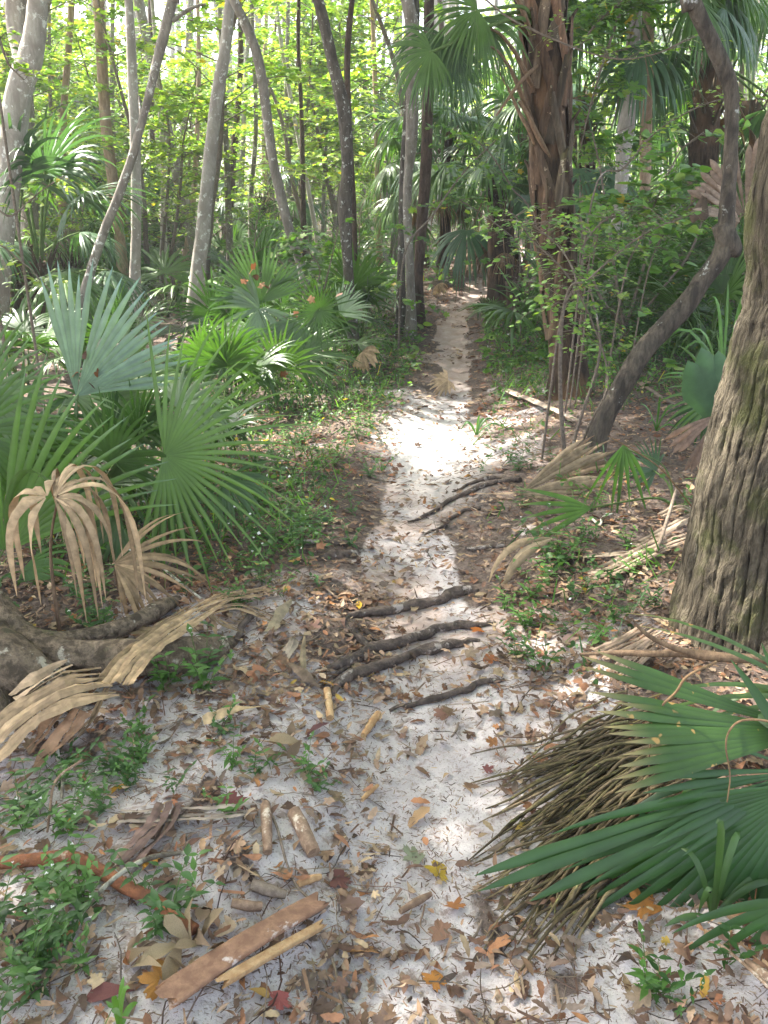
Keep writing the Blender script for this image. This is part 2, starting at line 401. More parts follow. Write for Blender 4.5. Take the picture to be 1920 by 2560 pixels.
# ------------------------------------------------------------------ palm fans
def blade(mb, hub, D, Nn, L, nseg=34, A=110, split=.45, grav=.9, cup=.15, width=1.0, col=(.06, .13, .04), tipcol=None, seed=0,
          steps=9, jit=.10, twist=.5, Lvar=.16, shape=.25, foldz=.35, skip=0, stiff=0.0, bend=0, shut=0, colvar=.12):
    """a fan of pleated strips that part towards their tips and sag under their own weight"""
    r_ = np.random.RandomState(seed + 100)
    hub = np.asarray(hub, float); D = nrm(D); Nn = nrm(np.asarray(Nn) - D * np.dot(Nn, D)); S = np.cross(D, Nn)
    col = np.array(col, float); col = col * ([1.12, .96, .66] if col[1] > col[0] else .9); A = R(A); al = np.linspace(-A, A, nseg); da = 2 * A / (nseg - 1)
    al = al * (1 - shut)
    alj = al + r_.uniform(-1, 1, nseg) * jit * da * 4
    keep = r_.rand(nseg) >= max(skip, .03)
    Ls = L * (1 - shape * (np.abs(al) / R(120)) ** 1.5) * (1 + r_.uniform(-1, .6, nseg) * Lvar)
    d0 = np.cos(al)[:, None] * D + np.sin(al)[:, None] * S
    dj = np.cos(alj)[:, None] * D + np.sin(alj)[:, None] * S
    side = -np.sin(al)[:, None] * D + np.cos(al)[:, None] * S
    nn = np.tile(Nn, (nseg, 1)) + d0 * 0
    d = nrm(d0 + Nn * cup); P = np.tile(hub, (nseg, 1)).astype(float)
    rows = []; ts = np.concatenate([[0.015], np.linspace(.12, split, max(2, steps // 3)), np.linspace(split, 1, steps - steps // 3)[1:]])
    tw = r_.uniform(-1, 1, nseg) * twist
    gj = grav * (1 + r_.uniform(-.5, .9, nseg) * .6) + (r_.rand(nseg) < .07) * r_.uniform(1, 5, nseg)
    prev = 0
    for t in ts:
        dt = t - prev; prev = t
        if t > split:
            k = (t - split) / (1 - split)
            d = nrm(d + (dj - d0) * .35 * dt * 2)
        horiz = 1 - stiff * 0
        d = nrm(d + np.array([0, 0, -1.]) * (gj * dt * (.25 + 1.6 * max(0, t - .15)))[:, None] + Nn * bend * dt)
        P = P + d * (Ls * dt)[:, None]
        if t <= split: w = t * L * math.sin(da / 2) * (1 - shut) * width * 1.02 + .0008
        else:
            k = (t - split) / (1 - split); w = split * L * math.sin(da / 2) * (1 - shut * .5) * width * (1 - k) ** .75 * (1 + .15 * math.sin(k * 3)) + .0006
        sd = nrm(side - d * np.sum(side * d, 1, keepdims=True)); nv = np.cross(sd, d)
        if twist:
            an = tw * max(0, t - split * .6); sd = nrm(sd * np.cos(an)[:, None] + nv * np.sin(an)[:, None]); nv = np.cross(sd, d)
        fo = w * foldz * (1 if t <= split else .9)
        rows.append((P - sd * w, P + nv * fo, P + sd * w, t))
    nr = len(rows)
    V = np.zeros((nseg, nr, 3, 3)); C = np.zeros((nseg, nr, 3, 3)); col = np.array(col)
    tip = np.array(tipcol if tipcol is not None else col * 1.1)
    cv = 1 + r_.uniform(-1, 1, nseg)[:, None] * colvar
    for q, (a_, b_, c_, t) in enumerate(rows):
        V[:, q, 0], V[:, q, 1], V[:, q, 2] = a_, b_, c_
        k = max(0, (t - .75) / .25) ** 2
        base = col * (1 - k) + tip * k
        C[:, q, :] = (base[None] * cv)[:, None, :]
        C[:, q, 1] *= 1.18
    F = []
    for s_i in range(nseg):
        if not keep[s_i]: continue
        o = s_i * nr * 3
        for q in range(nr - 1):
            p = o + q * 3
            F.append([p, p + 1, p + 4, p + 3]); F.append([p + 1, p + 2, p + 5, p + 4])
    mb.add(V.reshape(-1, 3), np.array(F), C.reshape(-1, 3))
    return mb
def screen_vec(hub, px, py, Y=None):
    return at(px, py, hub[1] if Y is None else Y) - hub
def fan_frond(parent, hubpx, Y, tip, base, nrmv=(0, -1, .25), stalk=True, petcol='petiole', mat='fan', label=None, org=None, pr=.006, tipdy=0, name='frond', **kw):
    """one frond placed from where its hub and its tip stand"""
    hub = at(*hubpx, Y); tp = at(*tip, Y + tipdy); D = tp - hub; L = np.linalg.norm(D)
    mb = MB(); blade(mb, hub, D, np.array(nrmv, float), L * kw.pop('Ls', 1.0), **kw)
    o = mb.build(name, M[mat], parent, org)
    if label: o['label'] = label
    if stalk:
        b = np.array(base, float); mid = (b + hub) / 2 + np.array([0, 0, .12]) * np.linalg.norm(hub - b) + np.array([(b[0] - hub[0]) * .2, 0, 0])
        t = MB(); tube(t, [b, mid, hub + nrm(D) * .02], [pr * 1.5, pr, pr * .8], 6, 6, flat=(1, .6)); s_o = t.build('stalk', M[petcol], o, org)
    return o
GREENS = {'deep': (.035, .085, .030), 'mid': (.055, .125, .035), 'bright': (.085, .18, .04), 'blue': (.12, .19, .165), 'bluegreen': (.055, .12, .085), 'dark': (.022, .055, .022), 'yellow': (.16, .2, .05)}

def frond_template(name, elev, pet, L, A, nseg, grav, col, seed, mat='fan', petmat='petiole', petg=.35, cup=.1, steps=7, **kw):
    """frond with stalk growing out along +x from the origin, sharing one mesh"""
    e = R(elev); p = np.zeros(3); d = np.array([math.cos(e), 0, math.sin(e)]); pts = [p.copy()]
    for k in range(6):
        p = p + d * pet / 6; d = nrm(d + np.array([0, 0, -1]) * petg / 6 * (.4 + .3 * k)); pts.append(p.copy())
    mb = MB(); tube(mb, pts, np.linspace(.014, .007, 7) * max(L, .45) / .6, 5, 1, mi=1, cap=False)
    n = nrm(np.cross(d, [0, 1, 0])); n = n if n[2] > 0 else -n
    blade(mb, p, d, n, L, nseg, A, grav=grav, col=col, seed=seed, cup=cup, steps=steps, **kw)
    return mb.mesh(name, [M[mat], M[petmat]])
FT = {}
for k, (e, gr) in enumerate([(78, .8), (60, .9), (42, 1.1), (25, 1.3), (5, 1.5), (-20, 1.2)]):
    for q in range(2):
        cc = np.array(GREENS['mid' if q else 'deep']) * (1 + .2 * rnd.random())
        FT['low', k, q] = frond_template('fan_leaf', e, .5, .52, 105 if q else 88, 26, gr, cc, k * 7 + q, split=.45)
        cb = np.array(GREENS['bluegreen' if q else 'mid']) * (1 + .2 * rnd.random())
        FT['tall', k, q] = frond_template('palm_frond', e, .95, .85, 100, 34, gr * 1.5, cb, k * 9 + q + 50, split=.4, petg=.6, cup=.0)
FT['dead', 0, 0] = frond_template('dead_frond', -50, .8, .7, 70, 20, 2.2, (.20, .13, .075), 5, 'deadfan', 'deadstalk', split=.3, twist=3, jit=.2, colvar=.3)
FT['dead', 0, 1] = frond_template('dead_frond', -65, .7, .6, 60, 18, 1.2, (.15, .10, .065), 8, 'deadfan', 'deadstalk', split=.3, twist=3, jit=.2, colvar=.3)

def low_palm(x, y, label, group, n=8, sc=1.0, up=False, seed=0, zoff=0):
    r_ = random.Random(seed)
    t = empty('saw_palmetto', (x, y, g(x, y) + zoff), label, 'palmetto', group, r_.uniform(0, 6.28))
    for k in range(n):
        lev = r_.choice([0, 1, 2] if up else [0, 1, 1, 2, 2, 3]) 
        part('frond', FT['low', lev, r_.randint(0, 1)], t, (r_.uniform(-.04, .04), r_.uniform(-.04, .04), 0), k * 2.4 + r_.uniform(-.4, .4), sc * r_.uniform(.8, 1.15))
    return t
PT = {}
def palm_trunk_mesh(h, r, seed):
    mb = MB(); tube(mb, [(0, 0, -.2), (.02, 0, h * .3), (-.02, .02, h * .7), (0, 0, h)], [r * 1.25, r, r * .95, r * 1.1], 14, 8, wob=.1, lump=.12, seed=seed)
    r_ = random.Random(seed)
    for k in range(int(26)):   # old leaf bases near the head
        a = k * 2.4; z = h - .05 - k * .03 * h / 2; p = np.array([math.cos(a) * r * .8, math.sin(a) * r * .8, z]); o = np.array([math.cos(a), math.sin(a), 0])
        tube(mb, [p, p + o * .06 + np.array([0, 0, .1]), p + o * .14 + np.array([0, 0, .26])], [.05, .035, .012], 5, 2, flat=(1, .45), mi=1)
    return mb.mesh('palm_trunk', [M['palm_bark'], M['boot']])
def tall_palm(x, y, h, r, label, group=None, n=16, sc=1.0, seed=0, dead=3, lean=(0, 0), fan='tall', z0=None, levels=(0, 1, 2, 3, 3, 4, 4, 5)):
    r_ = random.Random(seed)
    t = empty('cabbage_palm', (x, y, g(x, y)), label, 'palm', group, 0)
    key = (round(h, 1), round(r, 2))
    if key not in PT: PT[key] = palm_trunk_mesh(h, r, seed)
    tr = part('trunk', PT[key], t, (0, 0, 0)); tr.rotation_euler = (lean[1], lean[0], r_.uniform(0, 6) * 0)
    top = (math.sin(lean[0]) * h, -math.sin(lean[1]) * h, h * math.cos(lean[0]) - .12)
    for k in range(n):
        lev = r_.choice(levels)
        part('frond', FT[fan, lev, r_.randint(0, 1)], t, (top[0], top[1], top[2] - .05 * lev), k * 2.4 + r_.uniform(-.3, .3), sc * r_.uniform(.85, 1.1))
    for k in range(dead):
        part('dead_frond', FT['dead', 0, k % 2], t, (top[0], top[1], top[2] - .25), r_.uniform(0, 6.28), sc * r_.uniform(.8, 1.1))
    return t

# ------------------------------------------------------------------ crowns and saplings
SUN = nrm([-.52, .36, .78])
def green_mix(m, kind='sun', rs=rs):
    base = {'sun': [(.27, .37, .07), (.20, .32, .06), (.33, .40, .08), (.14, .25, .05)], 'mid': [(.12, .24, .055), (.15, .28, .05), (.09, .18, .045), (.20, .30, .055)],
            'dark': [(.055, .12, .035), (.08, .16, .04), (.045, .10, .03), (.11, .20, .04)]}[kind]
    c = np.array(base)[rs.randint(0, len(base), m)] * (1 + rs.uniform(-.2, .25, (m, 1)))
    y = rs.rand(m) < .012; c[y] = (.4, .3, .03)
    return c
def rand_dirs(m, flat=1.0, rs=rs):
    v = rs.normal(size=(m, 3)); v[:, 2] *= flat; return nrm(v)
LOB = [lobed_leaf(5, .5, 0, .1, s) for s in range(3)]
OVAL = outline_leaf(OV, .15, .25)
def crown_mesh(name, rx, rz, nclump, per, size, kind, seed, tmpl=QUAD, mat='leaf', sig=.42):
    r = np.random.RandomState(seed); mb = MB()
    c = rand_dirs(nclump, 1, r) * (r.rand(nclump, 1) ** .4) * np.array([rx, rx, rz])
    for q in c:
        k = int(per * r.uniform(.5, 1.5)); p = q + r.normal(size=(k, 3)) * np.array([sig, sig, sig * .45])
        d = rand_dirs(k, .5, r); n = nrm(r.normal(size=(k, 3)) * .55 + [0, 0, 1])
        scatter(mb, *tmpl, p, d, n, size * r.uniform(.7, 1.3, k), green_mix(k, kind, r))
    for q in c[:int(nclump * .6)]:    # limbs that carry the clumps
        b = np.array([0, 0, -rz * 1.0]); mid = (q + b) / 2 + [0, 0, rz * .2]
        tube(mb, [b, mid, q], [.06, .035, .01], 5, 3, mi=1, wob=.1, cap=False)
    return mb.mesh(name, [M[mat], M['dark_bark']])
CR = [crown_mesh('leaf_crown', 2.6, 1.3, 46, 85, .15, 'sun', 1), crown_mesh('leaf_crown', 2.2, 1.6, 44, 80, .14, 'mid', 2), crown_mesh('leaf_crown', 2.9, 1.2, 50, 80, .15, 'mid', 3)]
def sapling_mesh(h, seed, kind, leafsz=.075, per=26, nb=16, spread=.9, low=.25, tmpl=None):
    r = np.random.RandomState(seed); trunk = MB(); cr = MB()
    P = [np.array([0, 0, -.1])]; d = np.array([0, 0, 1.])
    for k in range(6):
        d = nrm(d + r.normal(size=3) * [.13, .13, 0]); P.append(P[-1] + d * h / 6)
    P = np.array(P); tube(trunk, P, np.linspace(.028, .006, 7) * h / 3, 6, 3, wob=.1)
    Q = catmull(P, 6)
    for b in range(nb):
        t = low + (1 - low) * (b + r.rand()) / nb; p0 = Q[min(int(t * (len(Q) - 1)), len(Q) - 1)]
        a = b * 2.4 + r.uniform(-.5, .5); ln = spread * (1.15 - .7 * t) * r.uniform(.6, 1.2)
        o = np.array([math.cos(a), math.sin(a), r.uniform(.05, .45)]); p2 = p0 + o * ln; p1 = (p0 + p2) / 2 + [0, 0, .08]
        p2 = p2 - [0, 0, .12 * ln]
        tube(trunk, [p0, p1, p2], [.008, .006, .002], 4, 3, cap=False)
        C3 = catmull([p0, p1, p2], 10)
        k = int(per * r.uniform(.6, 1.4)); ii = r.randint(len(C3) // 3, len(C3), k)
        side = np.cross(o, [0, 0, 1]); sgn = r.choice([-1, 1], k)[:, None]
        off = side * sgn * r.uniform(0, .22, (k, 1)) * ln + r.normal(size=(k, 3)) * [.05, .05, .035]
        dd = nrm(o + side * sgn * r.uniform(.3, 1.5, (k, 1)) + r.normal(size=(k, 3)) * .25 - [0, 0, .25])
        nn = nrm(r.normal(size=(k, 3)) * .35 + [0, 0, 1])
        tm = tmpl or LOB[b % 3]
        scatter(cr, *tm, C3[ii] + off, dd, nn, leafsz * r.uniform(.7, 1.3, k), green_mix(k, kind, r))
    return trunk.mesh('thin_trunk', M['twig']), cr.mesh('leafy_crown', M['leaf'])
SP = {}
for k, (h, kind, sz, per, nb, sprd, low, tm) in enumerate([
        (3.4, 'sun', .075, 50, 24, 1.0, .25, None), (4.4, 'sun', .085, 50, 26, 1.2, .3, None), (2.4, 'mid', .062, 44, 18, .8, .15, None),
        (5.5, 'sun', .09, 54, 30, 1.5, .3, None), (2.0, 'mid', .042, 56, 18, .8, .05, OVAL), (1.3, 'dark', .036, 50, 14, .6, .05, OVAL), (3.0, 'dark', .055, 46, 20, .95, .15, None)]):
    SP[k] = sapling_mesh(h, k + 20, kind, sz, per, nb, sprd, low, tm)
def sapling(x, y, k, label, group, sc=1, rz=None, name='sapling', z=None, cat='sapling'):
    t = empty(name, (x, y, g(x, y) if z is None else z), label, cat, group, rnd.uniform(0, 6.28) if rz is None else rz)
    part('trunk', SP[k][0], t, sc=sc); part('crown', SP[k][1], t, sc=sc)
    return t

# ------------------------------------------------------------------ trees standing on the photograph's marks
def tree(name, label, pts, mat, cat='tree', Y=None, sides=14, m=6, wob=.10, lump=.05, top=7.5, crown=None, crs=1.0, group=None, extra=None, seed=1,
         lean_y=0, flare=1.35, rootn=0, dz=-.12, base_y=None, cat_m=None, ridge=None):
    """pts: (px, py, width px) from top to base; the base sits on the ground"""
    bx, by, bw = pts[-1]
    if Y is None: Y = gp(bx, by)[1]
    P = []; rr = []
    h0 = at(bx, by, Y)[2]
    for (px, py, w) in pts:
        p = at(px, py, Y); p = at(px, py, Y + lean_y * max(0, p[2] - h0)); P.append(p); rr.append(w / 2 / FPX * depth_of(p))
    P = P[::-1]; rr = rr[::-1]
    base = P[0].copy(); base[2] = g(base[0], base[1])
    P[0] = base + np.array([0, 0, dz]); rr[0] *= flare
    # carry on above the frame
    if top:
        d = nrm(P[-1] - P[-2]); d = nrm(d + [0, 0, .6]); q = P[-1]; k = 0; r0 = rr[-1]
        span = max(0.5, top - q[2])
        for f in (.33, .66, 1): P.append(q + d * span * f + np.array([math.sin(seed * 3 + f * 5) * .15, math.cos(seed + f * 4) * .15, 0])); rr.append(r0 * (1 - .55 * f))
    t = empty(name, base, label, cat, group)
    mb = MB(); tube(mb, P, rr, sides, m, wob=wob, lump=lump, seed=seed, ridge=ridge)
    for q in range(rootn):
        a = q / rootn * 6.28 + seed; o = np.array([math.cos(a), math.sin(a), 0]); r0 = rr[1]
        e = base + o * r0 * 3.6; e[2] = g(e[0], e[1]) - .02; mdl = base + o * r0 * 1.6; mdl[2] = g(mdl[0], mdl[1]) + r0 * .35
        tube(mb, [base + np.array([0, 0, r0 * 2.2]) + o * r0 * .4, mdl, e], [r0 * .5, r0 * .35, r0 * .12], 8, 4, wob=.15, seed=q)
    mb.build('trunk', M[mat], t, base)
    for ex in (extra or []):
        b = MB(); EP = [at(px, py, Y + dy) for (px, py, w, dy) in ex]; er = [w / 2 / FPX * Y for (_, _, w, _) in ex]
        tube(b, EP, er, 8, 5, wob=.1, seed=3); b.build('branch', M[mat], t, base)
    if crown is not None:
        tp = P[-1] - base
        c = part('crown', CR[crown], t, tuple(tp + np.array([0, 0, .6])), seed * 1.3, crs)
    return t, base, P
# ================================================================== named trees
TREES = [
 ('pale_tree', 'pale stout tree at the left edge forking near the top, behind the palmettos', [(100,-40,42),(95,0,46),(88,80,52),(75,150,60),(48,230,64),(28,400,60),(8,600,54),(-4,780,52),(-6,880,60)], 'pale_bark', dict(crown=0, seed=1, crs=.75, extra=[[(30,-40,36,.3),(34,60,34,.3),(48,130,34,.2),(62,180,34,.1)]])),
 ('grey_tree', 'straight dark grey trunk just right of the pale forked tree', [(60,160,34),(64,230,36),(68,330,35),(72,430,36),(76,800,40)], 'grey_bark', dict(crown=1, seed=2, Y=11.5)),
 ('tan_tree', 'sunlit tan trunk between the pale forked tree and the white spotted one', [(240,-30,28),(246,0,28),(255,150,27),(264,300,28),(280,440,27),(300,600,26),(316,770,28)], 'tan_bark', dict(crown=1, seed=3, Y=12.2)),
 ('white_spotted_tree', 'upright whitish lichen spotted trunk that the thin leaning tree crosses', [(320,-30,20),(322,0,21),(328,115,23),(333,230,25),(338,350,26),(341,520,25),(338,700,28),(337,830,34)], 'pale_bark', dict(crown=0, seed=4)),
 ('leaning_tree', 'thin grey tree leaning left across the white spotted trunk', [(440,-40,24),(431,0,26),(405,104,26),(382,197,21),(359,290,20),(330,393,22),(295,492,22),(260,579,22),(226,683,23),(197,793,28),(184,880,34)], 'grey_bark', dict(crown=2, seed=5, Y=7.9, extra=[[(431,52,12,0),(463,29,9,0),(490,16,7,0),(515,10,4,0)],[(345,345,9,0),(352,300,7,.1),(349,250,6,.2),(346,240,4,.2)]])),
 ('lichen_tree', 'smooth tree with white lichen leaning right, right of the crossing pair', [(580,-40,22),(573,20,25),(564,115,29),(544,231,31),(530,347,32),(518,463,33),(507,579,36),(494,694,38),(486,830,46)], 'pale_bark', dict(crown=0, seed=6, rootn=4)),
 ('bowed_tree', 'slender grey tree bowed left at the top above the spiky centre palmettos', [(578,-40,22),(585,0,22),(613,58,24),(642,133,25),(660,231,25),(671,318,24),(683,405,24),(700,480,24),(718,555,24),(738,620,24),(760,695,24),(790,800,26)], 'grey_bark', dict(crown=1, seed=7, Y=8.8)),
 ('dark_lichen_tree', 'dark trunk with pale lichen patches and a kink, centre of the photo', [(788,-40,27),(796,0,28),(810,58,29),(833,162,30),(856,260,33),(865,347,31),(868,434,28),(862,521,35),(868,637,27),(874,752,30),(880,880,36)], 'dark_bark', dict(crown=2, seed=8)),
 ('thin_dark_tree', 'thin dark trunk standing close behind the kinked lichen tree', [(882,-30,14),(880,0,14),(868,145,16),(872,300,15),(884,520,14),(888,700,15),(888,800,16)], 'brown_bark', dict(crown=1, seed=9, Y=10.2)),
 ('trailside_tree', 'slim grey tree with white flecks at the left edge of the trail', [(1010,-40,30),(1018,0,32),(1032,87,35),(1032,203,33),(1028,350,30),(1021,434,24),(1018,521,22),(1023,637,22),(1027,760,24),(1025,845,32)], 'grey_bark', dict(crown=0, seed=10, rootn=4)),
 ('reddish_tree', 'straight reddish brown trunk right behind the slim trailside tree', [(1078,-40,26),(1073,0,26),(1070,200,28),(1065,400,28),(1052,600,27),(1045,700,26),(1043,815,36)], 'brown_bark', dict(crown=1, seed=11, rootn=5)),
 ('dark_twin_tree', 'dark narrow trunk on the left side of the slim trailside tree', [(1036,-30,24),(1036,60,26),(1018,300,20),(1008,450,20),(1003,650,19),(1002,830,24)], 'dark_bark', dict(crown=2, seed=12)),
]
for (nm, lb, pts, mt, kw) in TREES: tree(nm, lb, pts, mt, **kw)

# far slimmer trees, each with its own mark in the photograph
FAR = [
 (180,-20,20,150,700,17), (282,-20,14,300,640,12), (375,-20,14,395,700,14), (398,230,13,404,690,16), (478,-20,20,452,700,22), (497,180,14,470,760,18),
 (548,0,14,572,640,16), (600,180,18,565,690,20), (612,230,14,590,740,16), (640,300,14,634,720,15), (668,-20,12,672,640,16), (720,-20,12,725,560,12),
 (745,60,12,756,600,13), (770,470,14,826,740,16), (808,520,12,820,720,14), (928,-20,14,950,690,14), (960,120,12,940,640,12), (1110,180,16,1120,560,14), (1142,100,12,1160,540,12),
 (430,380,36,520,780,34), (20,-20,26,24,720,30), (120,-20,10,128,520,10), (340,540,22,318,770,26), (1240,0,14,1225,560,13),
]
for k, (x0, y0, w0, x1, y1, w1) in enumerate(FAR):
    Y = [13.5, 16, 19, 14.5, 22, 17.5][k % 6]
    xm = (x0 + x1) / 2 + rnd.uniform(-12, 12)
    tree('slender_tree', 'slender far off tree trunk among bright green leaves', [(x0, y0, w0 * .8), (xm, (y0 + y1) / 2, (w0 + w1) / 2.2), (x1, y1, w1)],
         ['tan_bark', 'grey_bark', 'brown_bark', 'pale_bark', 'grey_bark'][k % 5], Y=Y, top=8 + Y * .12, crown=None, crs=.8, seed=30 + k, sides=9, m=5, group='slender trees deep in the woods', lump=.03)

# ---- leaning dark tree on the right with its elbow
def elbow_extra(): return [[(1800,560,44,0),(1822,610,56,.0),(1836,625,40,.02),(1842,640,16,.03)]]
tree('elbow_tree', 'dark crooked tree leaning right then bending up at an elbow', [(1712,-60,38),(1730,0,38),(1770,87,37),(1805,162,38),(1828,231,35),(1828,347,33),(1822,463,35),(1817,550,40),(1815,605,48),(1793,654,46),(1753,706,46),(1712,764,48),(1654,828,50),(1602,887,52),(1550,975,50),(1507,1060,48),(1475,1135,52)],
     'leaner_bark', crown=2, seed=13, sides=22, m=6, wob=.12, lump=.07, extra=elbow_extra(), flare=1.25)

# ---- huge mossy trunk at the right edge
Yb = 2.55
Ym = Yb
def mossy():
    left = [(1909,376),(1886,637),(1863,800),(1826,916),(1789,1060),(1743,1234),(1718,1380),(1699,1500),(1675,1610),(1650,1700)]
    P = []; rr = []
    for k, (px, py) in enumerate(left):
        e = at(px, py, Ym); P.append(e)
    # axis stands a radius to the right of the visible edge
    rad = [.245, .25, .255, .265, .275, .29, .30, .312, .33, .36]
    A_ = [e + np.array([r * 1.12, .05, 0]) for e, r in zip(P, rad)]
    A_ = A_[::-1]; rad = rad[::-1]
    b = A_[0].copy(); b[2] = g(b[0], b[1]); pass
    zs = [b + np.array([0, 0, -.15])] + [a for a in A_ if a[2] > b[2] + .12]; rd = [.38] + [r for a, r in zip(A_, rad) if a[2] > b[2] + .12]
    d = nrm(nrm(zs[-1] - zs[-4]) + [.12, 0, 0]);
    for f in (1.5, 3, 5): zs.append(A_[-1] + d * f); rd.append(.24 - .015 * f)
    t = empty('mossy_tree', b, 'huge mossy deeply furrowed trunk at the right edge of the photo', 'tree')
    def ridge(TH, S, rr_):
        u = TH * 50 + 6 * (fbm(np.cos(TH) * 2 + 5, np.sin(TH) * 2 + S * .7, 4, 2) - .5) + 3.5 * (fbm(np.cos(TH) * 9, np.sin(TH) * 9 + S * 4, 14, 3) - .5)
        f = np.abs(np.sin(u * .5))
        br = fbm(np.cos(TH) * 9 + 20, np.sin(TH) * 9 + S * 15, 8, 4)
        deep = sm(.0, .32, f + .5 * (fbm(TH * 9, S * 6, 33, 2) - .4))
        return rr_ * (1 + .045 * (fbm(np.cos(TH) * 1.2, np.sin(TH) * 1.2 + S * .8, 2) - .5)) + (deep - 1) * .010 + (br - .5) * .030
    def colr(TH, S):
        u = TH * 50 + 6 * (fbm(np.cos(TH) * 2 + 5, np.sin(TH) * 2 + S * .7, 4, 2) - .5) + 3.5 * (fbm(np.cos(TH) * 9, np.sin(TH) * 9 + S * 4, 14, 3) - .5)
        f = np.abs(np.sin(u * .5))
        k = .45 + .55 * sm(.05, .4, f); return np.stack([k, k, k], -1)
    mb = MB(); tube(mb, zs, rd, 420, 30, ridge=ridge, col=colr); mb.build('trunk', M['moss_bark'], t, b)
    c = part('crown', CR[1], t, tuple(zs[-1] - b), 0, 1.1)
    return t, b
MT, MBASE = mossy()

# fibrous roots fanning out from its foot towards the trail
def fibre_roots():
    r = np.random.RandomState(5)
    org = np.array([MBASE[0] - .1, MBASE[1] - .1, MBASE[2]])
    groups = []
    for k in range(210):
        # start points along an arc under the trunk foot, end points across the fan seen in the photo
        u = r.rand()
        sx = 1480 + 200 * r.rand() + 60 * (1 - u); sy = 1800 + 330 * u + r.uniform(-40, 60)
        ln = r.uniform(.25, 1.0) ** .8
        ex = 1085 + 40 * u + 190 * abs(u - .45) + r.uniform(-20, 150); ey = 1930 + 520 * u ** 1.0 + r.uniform(-60, 60)
        a = gp(sx, sy); b = gp(ex, ey); b = a + (b - a) * ln
        b[2] = g(b[0], b[1]) + .003; a[2] = g(a[0], a[1]) + .02 + r.uniform(-.02, .05)
        side = np.array([-(b - a)[1], (b - a)[0], 0]); w = r.uniform(-.09, .09)
        pts = []
        for f in np.linspace(0, 1, 7):
            q = a * (1 - f) + b * f + side * w * math.sin(f * math.pi)
            q[:2] += r.normal(size=2) * .004
            q[2] = g(q[0], q[1]) + (a[2] - g(a[0], a[1])) * (1 - f) ** .8 + .035 * math.sin(f * 3.14) * r.rand() + .004
            pts.append(q)
        groups.append((pts, r.uniform(.0026, .0052)))
    mbs = MB()
    for k, (pts, rad) in enumerate(groups):
        cc = np.array([1, 1, 1]) * r.uniform(.5, 1.5) * np.array([1, r.uniform(.92, 1.05), r.uniform(.8, 1)])
        if k < 95:
            m1 = MB(); tube(m1, pts, np.array([1.1, 1.1, 1, .95, .9, .75, .35]) * rad, 6, 4, col=cc, wob=.15, lump=.12, seed=k); m1.build('root', M['rootfib'], MT, MBASE)
        else: tube(mbs, pts, np.array([1.1, 1.1, 1, .95, .9, .75, .35]) * rad, 5, 3, col=cc, wob=.15, lump=.1, seed=k)
    o = mbs.build('fine_roots', M['rootfib'], MT, MBASE); o['kind'] = 'stuff'
fibre_roots()

